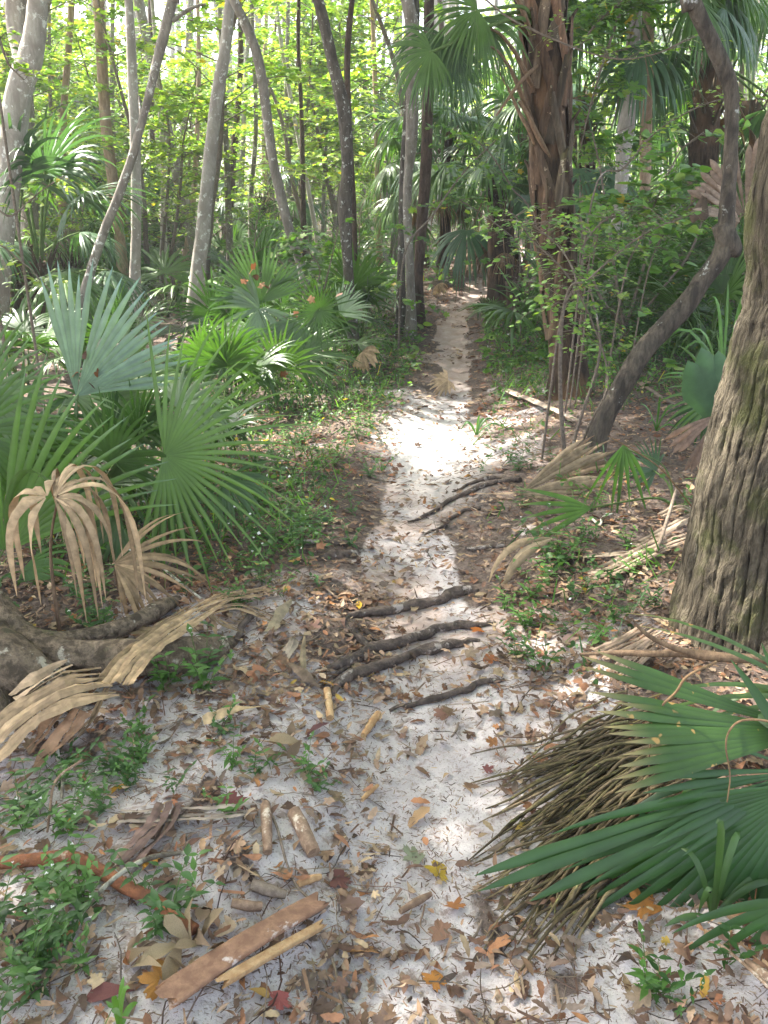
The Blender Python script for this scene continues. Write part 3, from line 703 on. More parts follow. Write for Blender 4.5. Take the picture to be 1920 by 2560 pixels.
# ---- the big cabbage palm beside the trail
def hero_palm():
    pts = [(1362,-60,100),(1359,0,98),(1365,115,95),(1371,231,90),(1374,347,84),(1380,463,84),(1386,579,82),(1397,694,83),(1410,810,92),(1420,900,104),(1430,975,116)]
    Y = gp(1430, 985)[1]
    P = [at(px, py, Y) for px, py, w in pts][::-1]; r_ = [w / 2 / FPX * Y * .88 for px, py, w in pts][::-1]
    base = P[0].copy(); base[2] = g(base[0], base[1]); P[0] = base - [0, 0, .12]; r_[0] *= 1.3
    d = nrm(P[-1] - P[-3]); P += [P[-1] + d * .8, P[-1] + d * 1.6]; r_ += [r_[-1], r_[-1] * .9]
    t = empty('boot_covered_palm', base, 'thick palm trunk wrapped in crossing old leaf bases beside the trail', 'palm')
    mb = MB(); C, Rr = tube(mb, P, r_, 40, 12, wob=.05, lump=.06, seed=4); mb.build('trunk', M['palm_bark'], t, base)
    C = np.array(C); z0 = 1.1
    def axis(z):
        i = int(np.argmin(abs(C[:, 2] - z))); return C[i], Rr[i]
    ztop = C[-1][2]; rr = random.Random(3); n = 0
    z = base[2] + .55
    k = 0
    while z < ztop:
        a = k * 2.3999 + rr.uniform(-.12, .12); c, ra = axis(z); k += 1
        frac = (z - base[2] - .75) / (ztop - base[2] - .75)
        z += .078
        h = .50 + .12 * rr.random()
        mb = MB()
        flare = .02 + .03 * frac * rr.random()
        for sgn in (-1, 1):      # the two straps of the split base wrap the trunk and meet in one stub
            q = []; wd = []
            for f in np.linspace(0, 1, 8):
                zz = z - h * .55 + h * f
                cc, r2 = axis(zz); an = a + sgn * 1.05 * (1 - f) ** 1.1
                rad = r2 + .013 + flare * f ** 2
                q.append([cc[0] + math.cos(an) * rad, cc[1] + math.sin(an) * rad, zz]); wd.append(.050 * (1 - .35 * f) + .004)
            # strap tube, flattened against the trunk
            q = np.array(q); T = nrm(np.gradient(q, axis=0)); cen = np.array([axis(p[2])[0] for p in q]); O = q - cen; O[:, 2] = 0; O = nrm(O)
            Sd = nrm(np.cross(T, O)); wd = np.array(wd)[:, None] * (ra / .15)
            tk = .015
            V = np.stack([q - Sd * wd, q - Sd * wd * .6 + O * tk, q + O * tk * 1.5, q + Sd * wd * .6 + O * tk, q + Sd * wd], 1)
            F = np.array([[i * 5 + j, i * 5 + j + 1, (i + 1) * 5 + j + 1, (i + 1) * 5 + j] for i in range(7) for j in range(4)])
            tone = rr.uniform(.55, 1.35); red = rr.uniform(0, 1) ** 2 * (.8 if frac < .5 else .25)
            mb.add(V.reshape(-1, 3), F, np.array([tone * (1 + .5 * red), tone * (1 + .02 * red), tone * (1 - .15 * red)]))
        e = q[-1]; o_ = O[-1]; ln = rr.uniform(.03, .10)
        tube(mb, [e - [0, 0, .08], e + o_ * .012, e + o_ * (.02 + ln * .5) + [0, 0, ln]], [.03, .024, .015], 7, 3, flat=(1, .5), col=(.8, .75, .7))
        if n < 98: mb.build('leaf_base', M['boot'], t, base); n += 1
    # dead stalks and green fronds springing to the left, as drawn by the photo
    def stalk(pp, w0, w1, dys, m='deadstalk', nm='stalk'):
        mbx = MB(); dys = [-.02 if nm == 'stalk' and i == 0 else v for i, v in enumerate(dys)]; Q = [at(px, py, Y + dy) for (px, py), dy in zip(pp, dys)]
        ww = np.linspace(w0, w1, len(Q)); ww[0] *= .35; tube(mbx, Q, ww, 8, 6, flat=(1, .55), wob=.06); return mbx.build(nm, M[m], t, base), Q
    stalk([(1345,250),(1318,190),(1290,135),(1250,85),(1216,68)], .032, .013, [-.12,-.15,-.2,-.25,-.25])
    stalk([(1345,330),(1305,240),(1280,180),(1245,130),(1214,112)], .034, .014, [-.12,-.17,-.2,-.22,-.22])
    stalk([(1365,150),(1320,185),(1286,225),(1258,265),(1240,290)], .018, .008, [-.2,-.24,-.26,-.28,-.28])
    stalk([(1350,400),(1325,330),(1300,285),(1275,230),(1246,176)], .032, .012, [-.12,-.15,-.18,-.2,-.2])
    stalk([(1345,130),(1318,60),(1300,10),(1270,-40)], .036, .02, [-.12,-.15,-.2,-.25])
    stalk([(1390,420),(1350,350),(1318,285),(1298,253)], .036, .022, [-.15,-.17,-.19,-.2])
    stalk([(1325,95),(1300,60),(1275,45),(1262,33)], .026, .016, [-.1,-.12,-.14,-.14])
    GR = [((1195,25),(1050,90),(-.1,-.85,.5),.0,1.75,'mid'), ((1195,45),(1185,240),(.15,-.9,.3),.12,1.2,'mid'), ((1080,128),(960,215),(-.1,-.85,.5),-.1,1.45,'mid'),
          ((1120,100),(1040,260),(.1,-.85,.5),.1,1.2,'deep'), ((1035,405),(935,385),(.1,-1,.2),.6,1.0,'bluegreen')]
    for q, (hub, tip, nv, dy, ls, cn) in enumerate(GR[:4]):
        o = fan_frond(t, hub, Y - .35 + dy, tip, at(1340, 60, Y - .1), nv, seed=q + 3, nseg=44, A=100, grav=1.5, split=.4, cup=.1, col=GREENS[cn], org=base, pr=.012, Lvar=.15, steps=11, Ls=1.15)
    # crown above the frame
    tp = np.array(P[-1]) - base
    for q in range(18):
        part('frond', FT['tall', rr.choice([0, 1, 2, 3, 4]), q % 2], t, tuple(tp), q * 2.4, 1.2)
    return t
hero_palm()

# ---- snapped palm stump and grey splintered stump by the trail bend
def stump(name, label, pts, mat, Y=None, jag=.12, seed=1, fr=0):
    bx, by, _ = pts[-1]; Y = Y or gp(bx, by)[1]
    P = [at(px, py, Y) for px, py, w in pts][::-1]; r_ = [w / 2 / FPX * Y for px, py, w in pts][::-1]
    base = P[0].copy(); base[2] = g(base[0], base[1]); P[0] = base - [0, 0, .1]
    t = empty(name, base, label, 'stump'); mb = MB(); tube(mb, P, r_, 20, 6, wob=.15, lump=.16, seed=seed)
    q = random.Random(seed)
    for k in range(9):
        a = k * .7; o = np.array([math.cos(a), math.sin(a), 0]); p = P[-1] + o * r_[-1] * .7; hh = q.uniform(.3, 1) * jag
        tube(mb, [p - [0, 0, .15], p, p + o * hh * .25 + [0, 0, hh]], [r_[-1] * .4, r_[-1] * .3, .004], 6, 2, flat=(1, .4))
    mb.build('trunk', M[mat], t, base)
    for k in range(fr):
        part('dead_frond', FT['dead', 0, k % 2], t, tuple(P[-1] - base), k * 2.4, .55)
    return t
stump('palm_stump', 'broken dark palm stump on the right of the trail bend', [(1252,545,62),(1250,640,60),(1250,700,64),(1254,775,76)], 'palm_bark', jag=.3, seed=3, fr=3)
stump('splintered_stump', 'splintered grey brown stump in front of the broken palm stump', [(1283,700,36),(1290,760,44),(1296,820,56)], 'brown_bark', jag=.35, seed=5)

# ---- palms further back
PALMS = [  # px,py of trunk foot, Y, head px (x,y), trunk width px, label, n, sc, seed
 (118, 860, None, (98, 655), 48, 'short dark palm with a burnt foot near the left edge, in front', 18, 1.0, 1, 2),
 (48, 830, None, (40, 640), 46, 'short palm with brown trunk hidden behind the pale forked tree', 14, .9, 2, 2),
 (165, 775, 12.5, (176, 640), 28, 'small yellowish palm trunk behind the burnt foot palm', 14, .8, 3, 4),
 (135, 640, 19, (136, 330), 24, 'tall blue green palm far off at upper left', 16, 1.25, 4, 3),
 (240, 640, 21, (238, 400), 22, 'shaggy far palm between the tan trunk and the leaning tree', 16, 1.1, 5, 6),
 (640, 700, 17, (650, 490), 20, 'low far palm seen between the lichen tree and the bowed tree', 14, .9, 6, 3),
 (1300, 640, 11.5, (1215, 385), 28, 'palm with drooping fans over the trail beyond the reddish trunk', 16, .95, 7, 4),
 (1105, 660, 12.5, (1120, 330), 26, 'palm of arching fans left of the boot covered palm', 15, .9, 8, 3),
 (1060, 700, 14, (1015, 420), 26, 'palm with spread fans behind the slim trailside tree', 12, .8, 9, 2),
 (1500, 700, 11, (1450, 230), 40, 'brown shaggy palm just right of the boot covered palm', 16, .9, 10, 7),
 (1740, 640, 10.5, (1790, 60), 66, 'stout red brown trunk behind the elbow tree', 16, 1.05, 11, 3),
 (1850, 640, 12, (1880, 250), 40, 'palm of dark upright fans at the upper right corner', 18, 1.0, 12, 3),
 (1330, 640, 14, (1300, 200), 28, 'palm half hidden behind the boot covered palm', 15, .95, 13, 3),
 (860, 700, 20, (850, 560), 22, 'little far palm behind the kinked lichen tree', 12, .8, 14, 2),
 (420, 700, 18, (420, 560), 20, 'little far palm between the white spotted and lichen trees', 12, .85, 15, 3),
]
for (bx, by, Y, (hx, hy), w, lb, n, sc, sd, dd) in PALMS:
    if Y is None: Y = gp(bx, by)[1]
    b = at(bx, by, Y); x = b[0]; z = g(x, Y); hd = at(hx, hy, Y); h = hd[2] - z
    tall_palm(x, Y, max(.5, h), w / 2 / FPX * Y, lb, None, n, sc, sd, dd, lean=(math.atan2(hd[0] - x, max(h, .5)), 0))
# the pale twin trunks with hanging fans right of the boot covered palm
tree('twin_palm', 'left trunk of the pale pair beyond the leafy shrub, with hanging fans', [(1590,-60,36),(1586,60,36),(1582,174,42),(1562,347,40),(1553,460,32),(1542,600,34),(1536,760,38)], 'pale_bark', cat='palm', Y=8.6, top=None, seed=21, lump=.08)
tree('slim_palm', 'right slimmer trunk of the pale pair beyond the leafy shrub', [(1625,-60,30),(1620,60,30),(1617,200,32),(1614,347,30),(1611,520,24),(1604,700,26),(1600,770,28)], 'tan_bark', cat='palm', Y=9.0, top=None, seed=22, lump=.08)
for (hx, hy, Y, n, sc, nm) in [(1586, 20, 8.6, 16, .85, 'twin_palm'), (1622, 0, 9.0, 12, .8, 'slim_palm')]:
    t = bpy.data.objects[nm]; tp = at(hx, hy, Y) - np.array(t.location)
    rr_ = random.Random(4)
    for k in range(n): part('frond', FT['tall', rr_.choice([2, 3, 4, 4, 5, 5]), k % 2], t, tuple(tp), k * 2.4, sc)
# ================================================================== unseen overhead trees added outside the frame to shade the trail
SHADE = [(-6.2, 3.6, 9), (-4.6, .6, 8.5), (-7.5, 6.8, 9), (-2.6, -1.5, 8.5), (3.2, 1.5, 8), (5.0, 6.0, 8.5), (-8.2, 2.5, 9.5), (-5.2, 5.6, 8.6), (6.5, 9.5, 8.5), (-3.4, 2.4, 9.0), (-6.5, -.5, 9.5), (4.5, 3.8, 9.3), (0.8, -2.2, 9.0), (-5.75, 8.2, 9.0)]
for k, (x, y, h) in enumerate(SHADE):
    t = empty('shade_tree', (x, y, g(x, y)), 'unseen grey trunked tree added so its leafy crown shades the trail', 'tree', 'unseen trees added to shade the trail')
    mb = MB(); tube(mb, [(0, 0, -.2), (.1, .05, h * .4), (-.1, .1, h * .8), (0, 0, h)], [.2, .15, .11, .05], 10, 4, wob=.1, seed=k); mb.build('trunk', M['grey_bark'], t)
    part('crown', CR[k % 3], t, (0, 0, h), k * 1.7, .5 if k == 13 else 1.12)  # small last crown added out of view only to shrink the sun patch

hz = MB(); X0, X1, Y0, Y1, Z0, Z1 = -90, 90, -30, 75, -3, 22  # box of haze added to brighten the dark parts of the woods
hv = np.array([[x, y, z] for z in (Z0, Z1) for y in (Y0, Y1) for x in (X0, X1)], float)
hz.add(hv, np.array([[0, 2, 3, 1], [4, 5, 7, 6], [0, 1, 5, 4], [2, 6, 7, 3], [0, 4, 6, 2], [1, 3, 7, 5]]))
m, nt = newmat('haze_air'); out = nt.nodes.new('ShaderNodeOutputMaterial'); pv = nt.nodes.new('ShaderNodeVolumePrincipled')
pv.inputs['Color'].default_value = (.95, .97, 1, 1); pv.inputs['Density'].default_value = .0022; pv.inputs['Anisotropy'].default_value = .2
nt.links.new(pv.outputs[0], out.inputs['Volume'])
tag(hz.build('haze', m, smooth=False), 'thin pale haze added to lift the dark gaps between the far trees', None, None, 'stuff')
# ================================================================== hero palmettos on the left
def base_at(px, py): 
    p = gp(px, py); return p
# A: big bright green plant in the left foreground
pA = base_at(405, 1420)
tA = empty('saw_palmetto', pA, 'large bright green palmetto with fan spread to the right, left of the trail', 'palmetto')
for (hub, dY, tip, nv, kw) in [
    ((411,1140), 0, (805,1175), (-.05,-1,.35), dict(A=100, nseg=28, grav=.45, split=.24, cup=.12, col=(.075,.16,.04), tipcol=(.16,.22,.07), seed=2, shape=.12, Lvar=.22, jit=.16, width=.95, steps=11)),
    ((278,1159), .25, (350,975), (.1,-1,.3), dict(A=80, nseg=24, grav=.8, split=.42, col=(.05,.11,.045), seed=3)),
    ((445,1025), .45, (600,960), (0,-1,.9), dict(A=100, nseg=26, grav=1.6, split=.45, col=(.12,.2,.14), seed=4)),
    ((420,1215), .12, (560,1330), (0,-1,.4), dict(A=70, nseg=20, grav=1.2, split=.4, col=(.05,.115,.035), seed=5)),
    ((300,1300), .1, (180,1420), (0,-1,.5), dict(A=80, nseg=18, grav=1.0, split=.4, col=(.045,.10,.035), seed=6)),
    ((560,1200), .35, (690,1290), (0,-1,.6), dict(A=70, nseg=18, grav=1.1, split=.4, col=(.04,.095,.03), seed=8))]:
    fan_frond(tA, hub, pA[1] + dY, tip, pA, nv, org=pA, **kw)
# B: blue grey plant
pB = base_at(215, 1270)
tB = empty('blue_palmetto', pB, 'blue grey palmetto with upright fan and brown leaves caught on it', 'palmetto')
fan_frond(tB, (191,991), pB[1], (352,700), pB, (.05,-1,.15), org=pB, A=42, nseg=21, grav=.22, split=.62, cup=.05, col=(.17,.27,.33), tipcol=(.2,.3,.34), seed=11, shape=.5, Lvar=.08, foldz=.5, steps=11, jit=.05, label='blue grey upright fan')
fan_frond(tB, (191,991), pB[1], (205,1110), pB, (.05,-1,.35), org=pB, stalk=False, A=95, nseg=14, grav=.6, split=.25, col=(.15,.23,.19), seed=17, shape=.1)
fan_frond(tB, (240,1010), pB[1] + .3, (470,900), pB, (.0,-1,.3), org=pB, A=60, nseg=18, grav=.5, split=.4, col=(.11,.18,.13), seed=12, shape=.3)
fan_frond(tB, (150,1060), pB[1] + .1, (60,1180), pB, (.0,-1,.3), org=pB, A=70, nseg=16, grav=.9, split=.4, col=(.08,.14,.09), seed=13, shape=.3)
fan_frond(tB, (330,1120), pB[1] - .1, (260,1290), pB, (.0,-1,.3), org=pB, A=60, nseg=16, grav=.9, split=.4, col=(.06,.11,.05), seed=14, shape=.3)
# C: centre group
pC = base_at(690, 1010)
tC = empty('saw_palmetto', pC, 'spiky dark and blue green palmetto in the middle of the left bank', 'palmetto')
for (hub, dY, tip, nv, kw) in [
    ((654,758), .35, (630,600), (0,-1,.1), dict(A=75, nseg=30, grav=.1, split=.6, col=(.05,.105,.062), seed=21, shape=.2, foldz=.5)),
    ((650,770), .30, (560,880), (0,-1,.3), dict(A=125, nseg=26, grav=.5, split=.4, col=(.12,.2,.165), seed=22, shape=.2)),
    ((799,775), .05, (800,660), (0.05,-1,.1), dict(A=176, nseg=34, grav=.1, width=.75, split=.28, col=(.035,.085,.022), tipcol=(.09,.15,.09), seed=23, shape=.0, Lvar=.15, foldz=.4)),
    ((694,927), -.15, (650,800), (0,-1,.3), dict(A=105, nseg=34, grav=.5, split=.5, col=(.07,.15,.045), tipcol=(.12,.2,.1), seed=24, shape=.1)),
    ((735,800), .2, (780,930), (0,-1,.3), dict(A=110, nseg=26, grav=.5, split=.4, col=(.09,.16,.12), seed=25)),
    ((585,880), .1, (520,990), (0,-1,.6), dict(A=110, nseg=26, grav=.9, split=.4, col=(.045,.10,.05), seed=26)),
    ((850,790), .4, (915,715), (0,-1,.8), dict(A=50, nseg=16, grav=.5, split=.5, col=(.16,.25,.22), seed=27)),
    ((640,850), .3, (560,930), (0,-1,.8), dict(A=90, nseg=26, grav=.9, split=.5, col=(.1,.17,.14), seed=28)),
    ((745,900), .1, (900,840), (0,-1,.9), dict(A=80, nseg=26, grav=.8, split=.4, col=(.06,.13,.05), seed=29))]:
    fan_frond(tC, hub, pC[1] + dY, tip, pC, nv, org=pC, **kw)
# D: left edge, foreground
pD = base_at(-10, 1475)
tD = empty('saw_palmetto', pD, 'bright palmetto cut off by the left edge above the root buttress', 'palmetto')
for (hub, dY, tip, nv, kw) in [
    ((12,1379), 0, (55,830), (.1,-1,.15), dict(A=50, nseg=26, grav=.35, split=.45, col=(.08,.17,.065), tipcol=(.15,.22,.16), seed=31, shape=.55, Lvar=.08)),
    ((-70,1080), .15, (250,1130), (.0,-1,.3), dict(A=80, nseg=26, grav=.4, split=.35, col=(.06,.135,.04), tipcol=(.14,.2,.12), seed=32, shape=.3)),
    ((-60,1000), .5, (160,880), (.0,-1,.3), dict(A=70, nseg=26, grav=.4, split=.4, col=(.07,.135,.07), seed=33, shape=.3)),
    ((60,1420), .1, (200,1500), (.0,-1,.4), dict(A=80, nseg=22, grav=.9, split=.4, col=(.07,.16,.05), seed=34, shape=.3)),
    ]:
    fan_frond(tD, hub, pD[1] + dY, tip, pD, nv, org=pD, **kw)
# E: right foreground, dark fans reaching in from the edge
pE = np.array([1.15, 1.62, 0.0]); pE[2] = g(pE[0], pE[1])
tE = empty('dark_palmetto', pE, 'dark green glossy palmetto reaching in from the lower right corner', 'palmetto')
for (hub, Y, tip, nv, kw) in [
    ((2010,1950), 1.50, (1520,2480), (.15,-.75,.75), dict(A=30, nseg=22, grav=.15, split=.62, col=(.028,.085,.03), tipcol=(.04,.11,.04), seed=41, shape=.25, Lvar=.1, width=1.0, steps=12, foldz=.3, bend=.02)),
    ((2020,1960), 1.46, (1560,2400), (.1,-.8,.7), dict(A=44, nseg=22, grav=.3, split=.5, col=(.03,.09,.035), seed=42, shape=.2, Lvar=.15, steps=12)),
    ((2010,1930), 1.53, (1560,1960), (.15,-.75,.75), dict(A=24, nseg=16, grav=.15, split=.7, col=(.028,.08,.03), seed=47, shape=.3)),
    ((2010,1945), 1.50, (1238,2180), (.15,-.75,.75), dict(A=3.5, nseg=3, grav=.1, split=.8, col=(.03,.085,.03), seed=48, shape=.0, Lvar=.12, width=.75)),
    ((2015,1950), 1.50, (2500,1850), (.1,-.7,.7), dict(A=100, nseg=30, grav=.5, split=.5, col=(.03,.085,.03), seed=49)),
    ((2000,2250), 1.3, (1800,2500), (.0,-1,.5), dict(A=60, nseg=9, grav=.5, split=.3, col=(.04,.11,.045), seed=43, shape=.2)),
    ]:
    fan_frond(tE, hub, Y, tip, pE, nv, org=pE, pr=.008, **kw)
fan_frond(tE, (2040,1830), 1.62, (1440,1840), pE, (.05,-.55,.85), org=pE, mat='fanspot', A=17, nseg=14, grav=.1, split=.72, col=(.04,.10,.028), tipcol=(.38,.28,.14), seed=44, shape=.1, Lvar=.12, width=1.1, steps=12, foldz=.3, bend=.25, label='upper frond with tan spots and dry tips')
fan_frond(tE, (2080,1760), 1.72, (1560,1640), pE, (.05,-.55,.85), org=pE, mat='fanspot', A=22, nseg=7, grav=.5, split=.2, col=(.07,.14,.06), tipcol=(.38,.28,.14), seed=46, shape=.1, Lvar=.12, width=1.0, steps=12, foldz=.3, label='arching pale strips of the upper frond')
# grassy shoots under it
def strap_leaf(mb, p0, p1, up, w, col, seed=0, n=8):
    p0 = np.array(p0, float); p1 = np.array(p1, float); r_ = random.Random(seed)
    Q = []; 
    for f in np.linspace(0, 1, n):
        q = p0 * (1 - f) + p1 * f + np.array([0, 0, up * 4 * f * (1 - f)]); Q.append(q)
    Q = np.array(Q); T = nrm(np.gradient(Q, axis=0)); Sd = nrm(np.cross(T, [r_.uniform(-.3, .3), -.6, .8])); Nn = np.cross(Sd, T)
    ws = w * np.sin(np.clip(np.linspace(.08, 1, n), 0, 1) * math.pi) ** .6; ws[-1] = w * .04
    V = np.stack([Q - Sd * ws[:, None], Q + Nn * ws[:, None] * .3, Q + Sd * ws[:, None]], 1)
    F = np.array([[i * 3 + j, i * 3 + j + 1, i * 3 + j + 4, i * 3 + j + 3] for i in range(n - 1) for j in range(2)])
    mb.add(V.reshape(-1, 3), F, col)
def grass_clump(name, label, px, py, shoots, w=.006, col=(.08, .19, .045), Y=None, group=None):
    b = gp(px, py); mb = MB(); r_ = random.Random(int(px + py))
    for k, (tx, ty, up) in enumerate(shoots):
        e = at(tx, ty, b[1] + r_.uniform(-.1, .1)); e[2] = max(e[2], g(e[0], e[1]) + .01)
        strap_leaf(mb, b, e, up, w, np.array(col) * r_.uniform(.75, 1.2), k)
    o = mb.build(name, M['fan'], None, b); return tag(o, label, 'grass tuft', group)
grass_clump('grass_tuft', 'long dark blades hanging in the lower right corner under the palmetto', 1600, 2130, [(1490,2420,.05),(1530,2330,.06),(1640,2290,.08),(1700,2220,.06),(1470,2200,.05),(1560,2260,.1)], .008, (.04,.11,.035))
grass_clump('grass_tuft', 'grey green blades sprawling in the lower right corner beside the frame edge', 1780, 2300, [(1700,2120,.05),(1720,2420,.08),(1890,2520,.05),(1850,2100,.1),(1790,2060,.1),(1640,2440,.02),(1910,2440,.05)], .008, (.06,.12,.03))
grass_clump('grass_tuft', 'bright grass tuft at the bottom edge near the brown flat stalk', 300, 2580, [(285,2490,.03),(325,2470,.04),(350,2540,.02),(310,2440,.02)], .006, (.12,.24,.04))
grass_clump('grass_tuft', 'light green arching grass right of the elbow tree', 1800, 1010, [(1720,830,.2),(1640,870,.3),(1700,890,.25),(1780,740,.2),(1860,760,.3),(1760,950,.25),(1820,700,.1),(1650,940,.1)], .012, (.14,.28,.07))
grass_clump('grass_tuft', 'tuft of thin blades at the right edge of the bright sand patch', 1190, 1090, [(1150,1080,.08),(1240,1060,.08),(1200,1040,.05),(1260,1090,.06),(1160,1060,.05),(1220,1080,.1)], .008, (.07,.16,.04))
grass_clump('grass_tuft', 'thin grass blades in front of the splintered stump', 1330, 830, [(1240,660,.05),(1270,700,.1),(1380,680,.1),(1350,640,.0),(1300,690,.0),(1390,740,.1),(1220,720,.1)], .012, (.13,.25,.06))
grass_clump('grass_tuft', 'bright grass between the elbow tree and the brown fan', 1640, 1080, [(1600,1010,.05),(1650,990,.05),(1690,1020,.08),(1620,1060,.05),(1670,1040,.05),(1700,1080,.05)], .007, (.10,.22,.05))
# the bent green fan on the right, leaning over the dead fans
pF = gp(1690, 1270)
tF = empty('young_palmetto', pF, 'young palmetto with split green strips bent over the dead fans', 'palmetto')
for k, (a, b_, dy) in enumerate([((1525,1085),(1270,1310),0),((1530,1090),(1530,1290),0),((1600,1160),(1400,1160),.2)]):
    hub = at(*a, pF[1]); 
fan_frond(tF, (1560,1110), pF[1], (1530,1290), pF, (.2,-1,.2), org=pF, A=40, nseg=7, grav=.5, split=.25, col=(.055,.14,.035), tipcol=(.1,.2,.06), seed=51)
fan_frond(tF, (1480,1270), pF[1] - .05, (1270,1290), pF, (.0,-1,.8), org=pF, A=25, nseg=5, grav=.3, split=.3, col=(.07,.17,.035), tipcol=(.4,.36,.2), seed=52)
fan_frond(tF, (1640,1180), pF[1] + .3, (1560,1130), pF, (.0,-1,.8), org=pF, A=80, nseg=18, grav=.5, split=.4, col=(.03,.08,.03), seed=53)
# blades behind the mossy trunk
pG = gp(1850, 1120)
tG = empty('saw_palmetto', pG, 'palmetto with one upright blue green blade beside the mossy trunk', 'palmetto')
fan_frond(tG, (1800,1080), pG[1] - .5, (1735,850), pG, (.0,-1,.1), org=pG, A=10, nseg=3, grav=.0, split=.6, col=(.07,.16,.12), seed=55, width=3.5)
fan_frond(tG, (1800,1000), pG[1] - .1, (1680,880), pG, (.0,-1,.4), org=pG, A=70, nseg=16, grav=.7, split=.35, col=(.06,.14,.03), tipcol=(.13,.2,.05), seed=56)
fan_frond(tG, (1770,1010), pG[1] + .1, (1690,1120), pG, (.0,-1,.4), org=pG, A=60, nseg=16, grav=.7, split=.35, col=(.03,.08,.03), seed=57)

# ================================================================== dead fans
TAN = (.52, .37, .22); BRN = (.26, .165, .095); PALE = (.46, .36, .24)
def dead_fan(name, label, hub, Y, tip, base, nv, **kw):
    b = gp(*base) if base is not None else None
    h = at(*hub, Y); t = empty(name, b if b is not None else h, label, 'dead frond'); o = b if b is not None else h
    kw.setdefault('mat', 'deadfan'); kw.setdefault('twist', 3.0); kw.setdefault('jit', .25); kw.setdefault('colvar', .3)
    fan_frond(t, hub, Y, tip, o, nv, stalk=base is not None, petcol='deadstalk', org=o, pr=.008, name='blade', **kw)
    return t, o
t1, o1 = dead_fan('drooping_dead_fan', 'tan dead fan hanging limp over its stalk, left foreground', (135,1245), 2.66, (210,1190), (150,1590), (0,-.6,.8), A=74, nseg=19, grav=12, split=.26, col=TAN, seed=61, Ls=3.9, shape=.15, width=1.25, steps=14, Lvar=.5, cup=.1, jit=.5, skip=.12, colvar=.5)
t1b = fan_frond(t1, (118,1243), 2.64, (60,1215), o1, (0,-.6,.8), stalk=False, mat='deadfan', org=o1, name='blade', A=60, nseg=6, grav=14, split=.2, col=TAN, seed=62, Ls=5, twist=3, steps=14, jit=.2, width=.9)
dead_fan('brown_dead_fan', 'brown half open dead fan lying low behind the root buttress', (285,1410), 2.95, (520,1425), (300,1480), (0,-.8,.7), A=62, nseg=18, grav=1.0, split=.38, col=(.36,.25,.14), seed=63, shape=.1, twist=1.2)
dead_fan('dead_fan', 'brown shrivelled fan under the large bright green palmetto', (395,1275), 3.5, (520,1350), (390,1400), (0,-.8,.5), A=60, nseg=14, grav=1.5, split=.3, col=(.24,.15,.09), seed=64)
dead_fan('folded_dead_fan', 'folded tan fan lying on its side below the elbow tree', (1300,1235), 4.05, (1530,1180), None, (0,-1,.35), A=34, nseg=16, grav=.25, split=.72, col=(.40,.30,.19), seed=65, shape=.05, twist=.6, jit=.1, width=1.15, foldz=.8, bend=.1, colvar=.35)
dead_fan('dead_fan', 'dark brown underside of a fan behind the folded tan fan', (1380,1212), 4.2, (1590,1180), None, (0,-1,.9), A=50, nseg=16, grav=.6, split=.5, col=(.22,.155,.10), seed=66, twist=2)
dead_fan('hanging_dead_fan', 'grey brown pleated fan hanging beside the left edge of the mossy trunk', (1800,1035), 4.1, (1770,1190), (1830,1160), (0.1,-1,.1), A=75, nseg=22, grav=.3, split=.8, col=(.30,.205,.15), seed=67, shape=.2, twist=.6, jit=.05, width=1.05, foldz=.7)
tu, ou = dead_fan('upright_dead_fan', 'large pale brown pleated fan standing behind the elbow tree', (1863,545), 5.0, (1915,355), (1905,800), (-.15,-1,-.05), A=72, nseg=26, grav=.1, split=.88, col=(.30,.22,.165), seed=68, shape=.15, twist=.5, jit=.05, width=1.0, foldz=.8, colvar=.1, cup=.15)
fan_frond(tu, (1850,556), 4.98, (1755,470), ou, (-.15,-1,.3), stalk=False, mat='deadfan', org=ou, name='blade', A=18, nseg=8, grav=.4, split=.8, col=(.40,.31,.235), seed=69, width=1.2, twist=.4, foldz=.6, colvar=.2)
fan_frond(tu, (1765,475), 4.95, (1745,555), ou, (-.6,-1,.3), stalk=False, mat='deadfan', org=ou, name='blade', A=10, nseg=3, grav=.2, split=.8, col=(.12,.085,.06), seed=70, width=2.5, twist=.4, foldz=.6, label='dark curled hanging strip')
dead_fan('arching_dead_strip', 'single pale strip arching to the ground right of the trail', (1385,1345), 3.25, (1330,1355), (1400,1400), (0,-1,.6), A=14, nseg=3, grav=4.6, split=.3, col=(.48,.36,.22), seed=71, Ls=5.2, width=.9, steps=14, twist=.5)
dead_fan('small_dead_fan', 'tan crumpled frond under the leaves at the far edge of the left bank', (905,880), 7.2, (930,905), None, (0,-1,.5), A=90, nseg=12, grav=1.0, split=.7, col=(.52,.36,.2), seed=72, twist=1, Ls=1.5)
dead_fan('dead_fan', 'tan fallen fan lying across the far part of the trail', (1120,950), 7.0, (1095,965), None, (0,-.5,1), A=100, nseg=12, grav=.6, split=.5, col=(.40,.29,.18), seed=73, twist=1, Ls=2)
dead_fan('dead_fan', 'brown dry fan hanging over the end of the trail', (1095,710), 10.5, (1110,735), None, (0,-1,.3), A=80, nseg=14, grav=2, split=.4, col=(.45,.32,.18), seed=74, twist=1, Ls=1.3)

